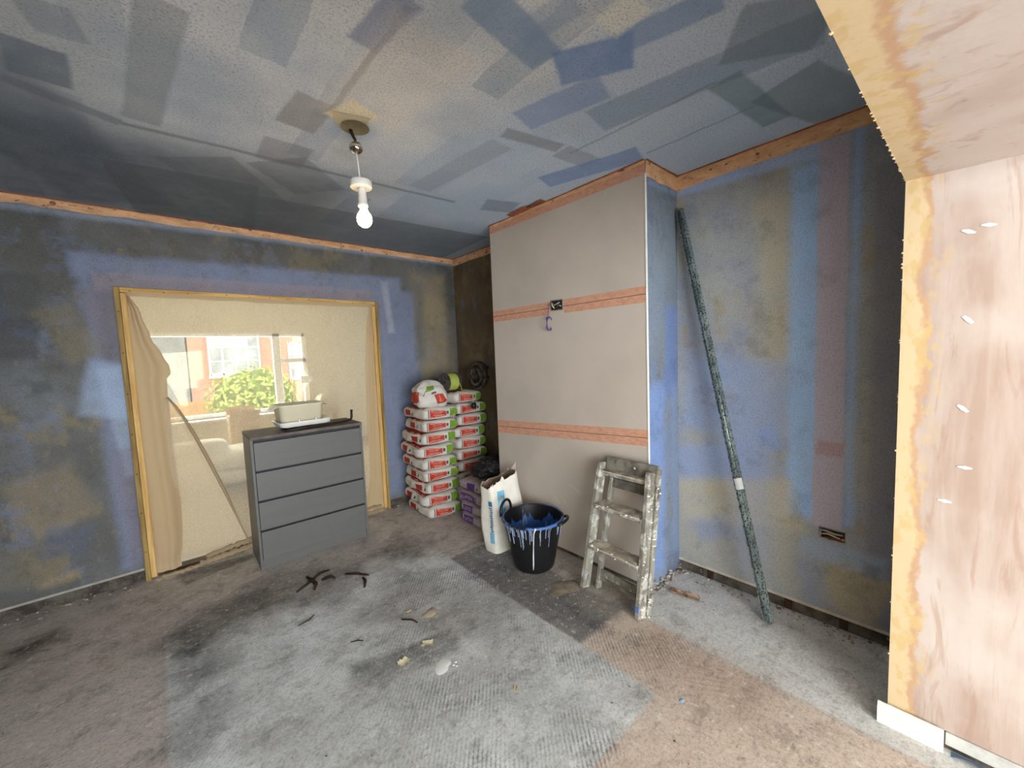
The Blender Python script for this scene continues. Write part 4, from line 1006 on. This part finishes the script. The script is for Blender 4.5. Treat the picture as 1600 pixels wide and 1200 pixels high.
co = thing('cable_coil', (2.255,3.04,RZ+.132), 'dark upright coil of thick cable on the rear stack next to the chimney breast', 'coil', rz=.5)
M_COIL = splatter('dusty_black_rubber', (74,62,50), (34,30,27), 18, .5, .7)
rg = random.Random(12)
for j in range(7):
    m = MB(); pts = []; R0 = (.100 if j%2 else .066)+rg.uniform(-.010,.004); tx = rg.uniform(-.05,.05)
    for i in range(33):
        a = 2*PI*i/32; pts.append((-.055+.018*j+.012*math.sin(a*2+j)+tx*math.sin(a)*.3, R0*.8*math.cos(a)+.004*math.sin(3*a+j), R0*1.22*math.sin(a)+.006*math.cos(2*a+j)))
    m.tube(pts, .0155, 7, cap=False); m.build('cable_loop', M_COIL, co)
m = MB()
for z in (.07,-.02): m.tube([(-.07,-.085,z),(-.02,-.1,z+.02),(.05,-.095,z),(.07,-.06,z-.01)],.006,6)
m.build('tie', M_COIL, co)

# ---------------------------------------------------------------- bucket
k = NT('black_rubber_tub', .42); k.col(srgb((20,20,22))); k.bump(k.noise(9,5), .15, .01); k.b.inputs['Specular IOR Level'].default_value = .4; M_RUB = k.m
k = NT('tub_inside_coated_blue', .45); sp = k.sep(k.obj()); a = k.noise(11, 5, .6, stretch=(1.0,1.0,.12)); lvl = k.math('ADD', sp[2], k.math('MULTIPLY', k.math('SUBTRACT', a, .5), -.30))
c = k.mix(k.ramp(lvl, .262, .252), srgb((24,24,27)), srgb((52,92,160)))
c = k.mix(k.math('MULTIPLY', k.ramp(k.noise(20,4,.6,stretch=(1,1,.10)),.60,.66), k.ramp(lvl,.32,.27,0,.8)), c, srgb((110,140,190))); k.col(c); M_TUBIN = k.m
k = NT('wet_blue_bonding_paint', .25); k.col(k.mix(k.noise(8,4), srgb((58,104,178)), srgb((74,122,196)))); M_BLUEP = k.m
M_DRIP = plain('dried_pale_blue_drip', (150,166,190), .5, 1, .1, 30, 0); M_WDRIP = plain('white_drip', (226,230,236), .5)
bk_ = thing('rubber_bucket', (1.755,1.835,0), 'black rubber tub holding blue paint with drips down its side', 'bucket', rz=0)
def br(z): return .128+(.193-.128)*(z/.325)**.9
m = MB(); m.lathe([(0,.002),(.118,.0),(.128,.008)]+[(br(z),z) for z in (.02,.06,.12,.18,.24,.30)]+[(.196,.318),(.203,.322),(.205,.331),(.200,.337),(.190,.335)], n=56); m.build('tub_wall', M_RUB, bk_)
m = MB(); m.lathe([(.190,.335)]+[(br(z)-.006,z) for z in (.31,.26,.20,.14,.11)], n=56); m.build('inside', M_TUBIN, bk_)
m = MB(); m.lathe([(0,.135),(br(.135)-.005,.135)], n=40); m.build('paint', M_BLUEP, bk_)
def handle(a, up, out, name='handle'):
    m = MB(); d = Vector((math.cos(a),math.sin(a),0)); t = Vector((-math.sin(a),math.cos(a),0)); pts = []
    for i in range(17):
        b = PI*i/16; pts.append(d*(.197+out*math.sin(b))+t*(.072*math.cos(b)*(1 if abs(math.cos(b))<.9 else 1))+Vector((0,0,.326+up*math.sin(b)**.7)))
    m.tube(pts, .0095, 8); return m.build(name, M_RUB, bk_)
handle(1.95, .085, .004); handle(-1.15, .014, .036)
m = MB(); rg = random.Random(14)
for i in range(34):
    a = math.radians(rg.uniform(165,320)); L = rg.uniform(.03,.15)*(.6 if rg.random()<.4 else 1); w_ = rg.uniform(.0016,.0032)
    pts = []; R = []
    for j in range(6):
        z = .322-L*j/5; r = (br(min(z,.30))+.0015 if z < .31 else .2045); pts.append((r*math.cos(a),r*math.sin(a),z)); R.append(w_*(1 if j<5 else 1.3))
    m.tube(pts, R, 5)
m.build('paint_drips', M_DRIP, bk_)
m = MB(); a = math.radians(229)
pts = [( (br(min(z,.3))+.002 if z<.312 else .205)*math.cos(a+da), (br(min(z,.3))+.002 if z<.312 else .205)*math.sin(a+da), z) for z, da in ((.336,.02),(.325,0),(.30,-.03),(.26,-.045),(.20,-.06),(.14,-.075),(.075,-.09),(.04,-.10))]
m.tube(pts, [.008,.006,.004,.0035,.003,.0045,.005,.003], 6); m.build('white_drip', M_WDRIP, bk_)
m = MB(); m.lathe([(.2055,.324),(.2065,.331),(.201,.3385),(.190,.3365)], n=56); m.build('rim_smear', (lambda k: (k.col(k.mix(k.ramp(k.noise(12,5),.42,.56), srgb((26,28,34)), srgb((74,110,170)))), k.m)[1])(NT('blue_smeared_rim',.4)), bk_)

# ---------------------------------------------------------------- step ladder
k = NT('plaster_caked_timber', .9); n1 = k.noise(16,7,.7); n2 = k.noise(5,6,.65,stretch=(3,3,.8)); c = k.mix(k.ramp(n2,.35,.65), srgb((150,146,134)), srgb((112,106,96)))
c = k.mix(k.ramp(n1,.48,.62), c, srgb((188,186,176))); c = k.mix(k.ramp(k.noise(40,5,.7),.60,.68,0,.8), c, srgb((92,86,76))); c = k.mix(k.ramp(k.noise(9,4,.6),.66,.72,0,.6), c, srgb((112,132,164)))
k.col(c); k.bump(n1,.5,.006); M_LAD = k.m
k = NT('dark_dusty_timber', .9); n1 = k.noise(12,6,.7); k.col(k.mix(k.ramp(n1,.4,.65), srgb((96,92,84)), srgb((140,134,122)))); k.bump(n1,.3,.004); M_LADD = k.m
M_CRUST = splatter('plaster_crust', (196,186,170), (160,148,134), 20, .5, .95); M_WCR = plain('white_plaster_splash', (228,224,212), .8, 1, .06, 20, .3)
la = thing('step_ladder', (1.77,1.25,0), 'small wooden step ladder caked in plaster leaning on the plasterboard', 'ladder')
A = Vector((1.784,1.440,.004)); B = Vector((1.757,1.062,.004)); At = Vector((1.938,1.405,.735)); Bt = Vector((1.928,1.086,.735)); O = la.location
Wd = (A-B).normalized(); Up = ((At+Bt)/2-(A+B)/2).normalized(); Nn = Up.cross(Wd).normalized()
if Nn.x < 0: Nn = -Nn          # Nn points away from the viewer, towards the board
def lb(p, q, w, h, name, mat, up): return MB().beam(Vector(p)-O, Vector(q)-O, w, h, up, bev=.003).build(name, mat, la)
lb(A, At, .026, .062, 'front_stile', M_LAD, Nn.cross(Up) if False else Nn); lb(B, Bt, .026, .062, 'front_stile', M_LAD, Nn)
def at(t, s, n=0.0):  # t up the ladder, s 0 = right stile, 1 = left stile, n depth away from viewer
    return B.lerp(Bt, t).lerp(A.lerp(At, t), s)+Nn*n
def tread(t, name='tread', th=.024, dp=.092, n=.006, mat=M_LAD):
    p, q = at(t,.035), at(t,.965); d = (q-p).normalized(); f = Vector((0,0,1)).cross(d).normalized()
    if f.dot(Nn) < 0: f = -f
    mb = MB(); c0, c1 = p+Nn*n-O, q+Nn*n-O
    M = Matrix(((d.x,f.x,0,c0.x),(d.y,f.y,0,c0.y),(d.z,f.z,1,c0.z),(0,0,0,1))); L = (q-p).length
    mb.box((0,-dp/2,-th/2),(L,dp/2,th/2),0,M,.003); o = mb.build(name, mat, la)
    cm = MB(); rg = random.Random(int(t*100))
    cm.grid(lambda u, v: M @ Vector((L*(.02+.96*u), dp*(v-.5)*.98, th/2+.002+.007*max(0,.35+nz((u*5,v*2,t*9),1)))), 26, 8); cm.grid(lambda u, v: M @ Vector((L*(.02+.96*u), -dp*.49-.002, th/2+.004-(.010+.022*max(0,nz((u*6,2,t*5),1)))*v)), 26, 3)
    cm.build('plaster_crust', M_CRUST, o); return o
tread(.345); tread(.665); tread(.93, dp=.10, n=.035)
# rear frame folded against the front one, shifted to the right
off = .058; sh = -.030
def rt(t, s, n=0): return at(t, s, off+n)+Wd*sh
lb(rt(-.01,.06)+Vector((0,0,.006)), rt(1.03,.06), .022, .036, 'rear_stile', M_LAD, Nn); lb(rt(.01,.94), rt(1.04,.95), .022, .036, 'rear_stile', M_LAD, Nn)
def rail(t, hgt, name, mat, th=.020, n=-.006, s0=.0, s1=1.0):
    return lb(rt(t,s0,n), rt(t,s1,n), hgt, th, name, mat, Nn)
rail(.985, .098, 'top_board', M_LADD, n=-.030, s0=.0, s1=1.04); rail(.85, .055, 'rear_rail', M_LADD, n=.0); rail(.135, .042, 'rear_rail', M_LAD, n=.0)
rail(.09, .02, 'rear_rail', M_LADD, n=.004)
p = rt(1.0,.45,-.042)-O; m = MB(); m.lathe([(0,-.003),(.010,-.002),(.010,.002),(0,.003)], p, 10, M=Nn.to_track_quat('Z','Y').to_matrix()); m.build('bolt_head', plain('worn_steel',(190,190,186),.3,1,.05,10,0,.8), la)
m = MB(); rg = random.Random(31)
for i in range(46):
    t = rg.random(); side = rg.random()
    if side < .55: p = rt(t,.05,-.01)-Wd*.012+Vector((rg.uniform(-.012,.012),0,0))
    else: p = at(t,.0)-Wd*.014+Nn*rg.uniform(-.028,.028)
    lump(m, p-O, rg.uniform(.004,.011), rg)
for i in range(14): lump(m, at(.345 if i%2 else .665, rg.uniform(.2,.95), -.045)+Vector((0,0,rg.uniform(-.014,.012)))-O, rg.uniform(.004,.010), rg)
o = m.build('plaster_splashes', M_WCR, la); o['kind'] = 'stuff'
m = MB(); m.beam(at(.045,.0,-.0325)-O, at(.085,.0,-.0325)-O, .022, .003, Nn); m.build('blue_paint_mark', plain('blue_paint_mark',(96,124,180),.7), la)

# ---------------------------------------------------------------- galvanised pole
k = NT('perforated_galvanised_steel', .38); n1 = k.n('ShaderNodeTexVoronoi'); k.l(k.vmath('MULTIPLY', k.obj(), (1,1,.6)), n1.inputs['Vector']); n1.inputs['Scale'].default_value = 110
c = k.mix(k.ramp(n1.outputs['Distance'], .28, .45), srgb((34,40,40)), srgb((150,162,160))); c = k.mix(k.ramp(k.noise(12,5),.4,.6,0,.5), c, srgb((70,84,82))); k.col(c); k.b.inputs['Metallic'].default_value=.45; k.bump(n1.outputs['Distance'],.5,.003); M_GALV = k.m
F_ = Vector((2.185,.598,0)); T_ = Vector((2.336,1.112,2.195)); po = thing('galvanised_pole', F_, 'long perforated galvanised steel section leaning in the corner of the right alcove', 'pole')
D_ = (T_-F_)
m = MB(); d = D_.normalized(); x = d.orthogonal().normalized(); y = d.cross(x); prof = [(-.019,-.013),(.019,-.013),(.019,.013),(.013,.013),(.013,-.006),(-.013,-.006),(-.013,.013),(-.019,.013)]
ang = .55; n = len(prof); vs = []
q0, q1 = Vector((0,0,.004)), D_
for q in (q0, q1):
    for a, b in prof:
        a2, b2 = a*math.cos(ang)-b*math.sin(ang), a*math.sin(ang)+b*math.cos(ang); vs.append(q+x*a2+y*b2)
m.add(vs, [(i,(i+1)%n,n+(i+1)%n,n+i) for i in range(n)]+[tuple(range(n))[::-1],tuple(range(n,2*n))]); m.build('channel', M_GALV, po)
m = MB(); m.tube([q0.lerp(q1,.003), q0.lerp(q1,.998)], .0165, 12); m.build('tube', M_GALV, po)
k = NT('barcode_sticker', .5); sp = k.sep(k.obj()); bars = k.math('SINE', k.math('MULTIPLY', sp[2], 900)); k.col(k.mix(k.ramp(bars,.2,.3), srgb((236,236,232)), srgb((70,70,70)))); M_STK = k.m
m = MB(); c0 = q0.lerp(q1,.292); c1 = q0.lerp(q1,.318); view = (Vector((-1.9,-.75,.6))).normalized(); w_ = view.cross(d).normalized(); vv = w_.cross(d).normalized()
if vv.dot(view) < 0: vv = -vv
m.grid(lambda u, v: c0.lerp(c1,v)+(w_*math.sin((u-.5)*1.9)+vv*math.cos((u-.5)*1.9))*.0235, 8, 1); m.build('barcode_sticker', M_STK, po)

# ---------------------------------------------------------------- pendant lamp
M_WPL = plain('white_plastic', (240,238,232), .4, 1, .02, 5, 0); M_WIRE = plain('dark_flex', (62,48,38), .6, 1, .2, 20, 0)
pe = thing('pendant_lamp', (.715,1.775,H), 'bare lit bulb hanging from the ceiling on a white flex', 'lamp')
k = NT('chrome_ball', .08); k.col(srgb((225,222,216))); k.b.inputs['Metallic'].default_value = 1; M_CHR = k.m
m = MB(); m.tube([(-.015,.012,0),(-.010,.010,-.02),(.0,.003,-.045),(.0,0,-.06)],[.008,.007,.006,.005],8); m.build('flex_end', M_WIRE, pe)
m = MB(); m.lathe([(0,-.056),(.014,-.058),(.026,-.066),(.030,-.080),(.026,-.092),(.014,-.102),(0,-.104)],n=24); m.build('connector', M_CHR, pe)
m = MB(); m.box((-.018,-.024,-.100),(.0,-.008,-.084),bev=.003).box((.004,-.026,-.102),(.017,-.010,-.088),bev=.003); m.build('terminal', plain('terminal_block',(110,86,60),.4,1,.3,30,.2,.5), pe)
m = MB(); m.tube([(0,0,-.10),(.004,0,-.14),(.006,.0,-.18),(.010,0,-.232)],.0032,8); m.build('flex', M_WPL, pe)
m = MB(); m.lathe([(0,-.216),(.044,-.217),(.046,-.220),(.046,-.244),(.044,-.247),(0,-.247)],(.011,0,0),32); m.build('ceiling_rose', M_WPL, pe)
m = MB(); m.lathe([(0,-.246),(.015,-.246),(.017,-.255),(.017,-.285),(.019,-.288),(.019,-.310),(.022,-.313),(.022,-.325),(.018,-.330),(0,-.330)],(.014,0,0),24); m.build('lampholder', M_WPL, pe)
k = NT('glowing_bulb'); k.t.nodes.remove(k.b); em = k.n('ShaderNodeEmission'); em.inputs['Color'].default_value = (1.0,.66,.30,1); em.inputs['Strength'].default_value = 22; k.l(em.outputs[0], k.out.inputs['Surface']); M_BULB = k.m
m = MB(); m.lathe([(.013,-.328),(.015,-.338),(.020,-.348),(.028,-.360),(.0325,-.374),(.032,-.388),(.026,-.402),(.014,-.412),(0,-.415)],(.017,0,0),24); m.build('bulb', M_BULB, pe)
# bare patch and hole in the ceiling round the flex
M_PATCH = plain('bare_cream_patch', (206,192,158), .85, 1, .06, 12, .2)
m = MB(); m.add([(.60,1.70,H-.003),(.735,1.66,H-.003),(.745,1.72,H-.003),(.755,1.80,H-.003),(.66,1.80,H-.003),(.62,1.76,H-.003)],[(5,4,3,2,1,0)]); m.build('bare_patch', M_PATCH, ce)
m = MB(); m.lathe([(0,.0),(.052,-.0002),(.058,-.003)],(.71,1.757,H-.0035),28); m.build('ceiling_hole', plain('shadowed_plaster_recess',(150,136,104),.95,1,.15,14,.3), ce)

# ---------------------------------------------------------------- open wall boxes
M_STEELB = plain('galvanised_back_box', (150,146,136), .4, 1, .25, 26, .3, .6); M_DKHOLE = plain('dark_box_inside', (44,34,28), .9)
def back_box(name, org, w_, h_, nrm, tdir, label, wires, tilt=0.0):
    b = thing(name, org, label, 'socket box'); n_ = Vector(nrm); t_ = Vector(tdir); u_ = Vector((0,0,1))
    def q(a, c, d): return t_*a+u_*(c+tilt*a)+n_*d
    m = MB(); R = [(-w_/2,-h_/2),(w_/2,-h_/2),(w_/2,h_/2),(-w_/2,h_/2)]; e = .006
    Ri = [(-w_/2+e,-h_/2+e),(w_/2-e,-h_/2+e),(w_/2-e,h_/2-e),(-w_/2+e,h_/2-e)]
    m.add([q(a,c,.0025) for a, c in R]+[q(a,c,.0025) for a, c in Ri],[(i,(i+1)%4,4+(i+1)%4,4+i) for i in range(4)])
    m.build('box_rim', M_STEELB, b)
    MB().add([q(a,c,.0008) for a, c in Ri],[(0,1,2,3)]).build('box_back', M_DKHOLE, b)
    for i, (mat, pts, r) in enumerate(wires):
        MB().tube([q(a,c,d) for a, c, d in pts], r, 6).build('wire', mat, b)
    return b
M_WG = plain('grey_cable', (160,156,148), .5); M_WB = plain('brown_wire', (112,58,40), .5); M_WV = plain('violet_flex', (92,62,124), .45, 1, .1, 20, 0); M_WY = plain('pale_wire', (214,204,160), .5)
sb = back_box('open_socket_box', (XR,.384,.466), .106, .058, (-1,0,0), (0,-1,0), 'open double socket box with bare wires low on the right alcove wall', [
    (M_WG,[(-.045,.015,.004),(-.02,.018,.014),(.01,.012,.016),(.04,.010,.006)],.005),(M_WY,[(-.04,-.004,.004),(-.015,.006,.016),(.02,-.004,.014),(.045,-.012,.005)],.0035),
    (M_WB,[(-.03,-.018,.004),(0,-.010,.016),(.03,-.018,.012),(.046,-.02,.004)],.0045),(M_WB,[(-.01,-.02,.004),(.02,-.016,.014),(.044,.0,.006)],.0035),(M_WG,[(-.047,-.02,.004),(-.043,.0,.012),(-.046,.02,.004)],.004)])
sb2 = back_box('fused_outlet_box', (XC-.0008,1.795,1.711), .108, .070, (-1,0,0), (0,-1,0), 'open steel box in the plasterboard joint with a violet flex hanging out', [
    (M_WG,[(-.04,.02,.003),(-.01,.0,.012),(.03,.015,.006)],.004),(M_WY,[(-.045,.025,.003),(-.03,.0,.012),(-.02,-.02,.004)],.004),(M_STEELB,[(.0,-.02,.004),(.02,.0,.01),(.04,-.01,.004)],.005),
    (M_WV,[(-.045,.02,.004),(-.056,.0,.018),(-.060,-.05,.022),(-.058,-.09,.024)],.0028)], tilt=-.02)
m = MB(); pts = [(-.024+.012*math.cos(0)-.03*math.sin(2*PI*i/20)*.9, .058-.0*i, -.118+.045*math.cos(2*PI*i/20)) for i in range(21)]
for j in range(3): m.tube([(x-.004*j, y+.004*j*math.sin(i), z) for i, (x, y, z) in enumerate(pts)], .0034, 6, cap=False)
m.build('flex_loop', M_WV, sb2)

# ---------------------------------------------------------------- loose skirting, debris on the floor
M_SKW = wood('white_primed_skirting', (240,238,230), (226,220,208))
sk = thing('skirting_offcut', (1.878,.075,0), 'short white skirting offcut at the foot of the pink pier', 'skirting')
m = MB(); prof = [(-.010,.0),(.010,.0),(.010,.072),(.004,.072),(-.004,.066),(-.010,.058)]; n = len(prof)
m.add([(a,-.078,b) for a, b in prof]+[(a,.088,b) for a, b in prof],[(i,(i+1)%n,n+(i+1)%n,n+i) for i in range(n)]+[tuple(range(n))[::-1],tuple(range(n,2*n))]); m.build('moulding', M_SKW, sk)
tag(MB().box((1.893,-.30,.018),(1.903,-.005,.062),bev=.002).build('pier_base_strip', plain('grey_white_strip',(206,204,198),.8)), 'grey white strip under the plaster of the pier, right of the offcut', 'strip')
tag(MB().box((1.902,-.30,0),(1.96,.12,.064)).build('pier_footing', M_MASON), 'dark masonry showing under the pink pier', 'footing')
bs = MB(); bs.grid(lambda u, v: (1.895-.03*v, -.02-.10*u, .004+.016*v*math.sin(PI*u)), 8, 3); tag(bs.build('blue_plastic_scrap', plain('blue_grey_plastic',(96,122,150),.5)), 'blue grey scrap of plastic under the pier next to the offcut', 'scrap')
M_TWIG = plain('dark_splinter', (58,42,32), .9, 1, .25, 30, .3)
def stick(pts, r, label):
    z = [p[2] for p in pts]; m = MB(); m.tube(pts, [r*(.6 if i in (0,len(pts)-1) else 1) for i in range(len(pts))], 6); tag(m.build('wood_splinter', M_TWIG), label, 'splinter', 'dark splinters on the floor before the chest')
r_ = .0065
stick([(.605,2.775,.006),(.615,2.70,.012),(.625,2.64,.010),(.60,2.585,.006)], .011, 'longest dark splinter, leaning across another in front of the chest')
stick([(.515,2.635,.006),(.60,2.69,.008),(.68,2.755,.010),(.74,2.76,.006)], .0085, 'dark splinter lying underneath the crossing one')
stick([(.665,2.665,.006),(.72,2.66,.010),(.735,2.63,.006)], .010, 'short dark splinter just right of the crossed pair')
stick([(.80,2.63,.006),(.86,2.57,.008),(.905,2.505,.006)], .009, 'straight dark splinter furthest from the crossed pair, nearest the sacks')
stick([(.865,2.50,.006),(.862,2.45,.009),(.835,2.39,.006)], .010, 'bent dark splinter nearest the middle of the floor')
stick([(.86,1.945,.004),(.90,1.90,.006),(.91,1.86,.004)], .005, 'lone dark splinter on the grey floor near the dark patch')
stick([(.44,2.29,.004),(.50,2.30,.006),(.53,2.33,.004)], .003, 'thin dark splinter on the floor left of the centre')
stick([(.60,1.965,.004),(.63,1.95,.006),(.65,1.93,.004)], .003, 'tiny dark splinter left of the lone one')
def splat(name, c, pts, mat, label, cat, h=.003, group=None):
    m = MB(); n = len(pts); cx, cy = c; N = 36
    def rad(a):
        t = (a/(2*PI)*n) % n; j = int(t); f = t-j; f = f*f*(3-2*f); return pts[j]*(1-f)+pts[(j+1)%n]*f
    m.grid(lambda u, v: (cx+rad(2*PI*u)*v*math.cos(2*PI*u), cy+rad(2*PI*u)*v*math.sin(2*PI*u), .0006+h*(1-v**3)), N, 4); return tag(m.build(name, mat), label, cat, group)
M_WHITEP = plain('white_paint_blob', (244,244,242), .4, 1, .02, 20, .1)
splat('paint_splash', (.845,1.515), [.050,.048,.036,.028,.034,.048,.040,.030], M_WHITEP, 'white paint splash on the grey floor in the foreground', 'splash')
for i, (x, y) in enumerate(((.890,1.485),(.906,1.492),(.897,1.470))): splat('paint_drop', (x,y), [.006,.005,.006,.005], M_WHITEP, ('left','right','front')[i]+' one of three small white drops beside the white paint splash', 'drop', .002, 'white drops by the splash')
M_BEIGE = plain('beige_filler_blob', (196,182,158), .85, 1, .15, 20, .3)
splat('filler_splat', (1.005,1.885), [.035,.05,.032,.03,.06,.04,.03,.03], M_BEIGE, 'flat beige splat of filler on the floor behind the white splash', 'splat', .004)
splat('filler_splat', (1.70,1.52), [.10,.06,.08,.07,.12,.06,.07,.09], plain('trodden_plaster',(150,136,120),.9,1,.2,14,.4), 'trodden patch of plaster on the floor between bucket and ladder', 'splat', .005)
splat('blue_chip', (1.443,.692), [.013,.009,.012,.008], plain('light_blue_chip',(140,172,206),.6), 'light blue chip lying on the tan floor', 'chip', .003)
def leaf(c, L, W, ang, mat, name, label, cat, curl=.006, group=None):
    m = MB(); ca, sa = math.cos(ang), math.sin(ang)
    def f(u, v):
        x = (u-.5)*L; y = (v-.5)*W*(.55+.9*abs(nz((u*4,v*3,L*90),1))); x += L*.35*nz((v*5,u*2,W*80),1); return (c[0]+x*ca-y*sa, c[1]+x*sa+y*ca, .003+curl*((v-.5)**2*2.5+.4*abs(nz((u*5,v*3,1),1))))
    m.grid(f, 10, 5); return tag(m.build(name, mat), label, cat, group)
M_SCRAP = plain('cream_paper_scrap', (226,216,186), .8, 1, .06, 20, .2)
leaf((.735,1.655), .055, .060, .3, M_SCRAP, 'paper_scrap', 'left one of two cream paper scraps on the dark floor patch', 'scrap')
leaf((.872,1.685), .065, .055, -.7, M_SCRAP, 'paper_scrap', 'right one of two cream paper scraps on the dark floor patch', 'scrap')
leaf((1.005,1.19), .022, .015, .6, plain('yellow_crumb',(206,180,120),.8), 'foam_crumb', 'small yellow crumb on the ribbed grey floor', 'crumb', .014)
leaf((2.10,.985), .17, .060, -1.35, splatter('dry_brown_paper', (172,146,124), (110,82,64), 20, .5), 'torn_paper_strip', 'dry brown strip of torn wallpaper on the alcove floor', 'paper', .03)
splat('beige_crumb_patch', (.92,1.99), [.02,.014,.02,.016], M_BEIGE, 'small pale crumb patch beside the splinters', 'splat', .003)
# fine grit
rg = random.Random(77); m = MB()
for i in range(420):
    x, y = rg.uniform(-.6,2.3), rg.uniform(.1,3.3); s_ = rg.uniform(.0015,.0045); lump(m, (x,y,s_*.3), s_, rg)
tag(m.build('plaster_grit', M_RUBBLE), 'fine plaster grit scattered over the whole floor', 'grit', kind='stuff')
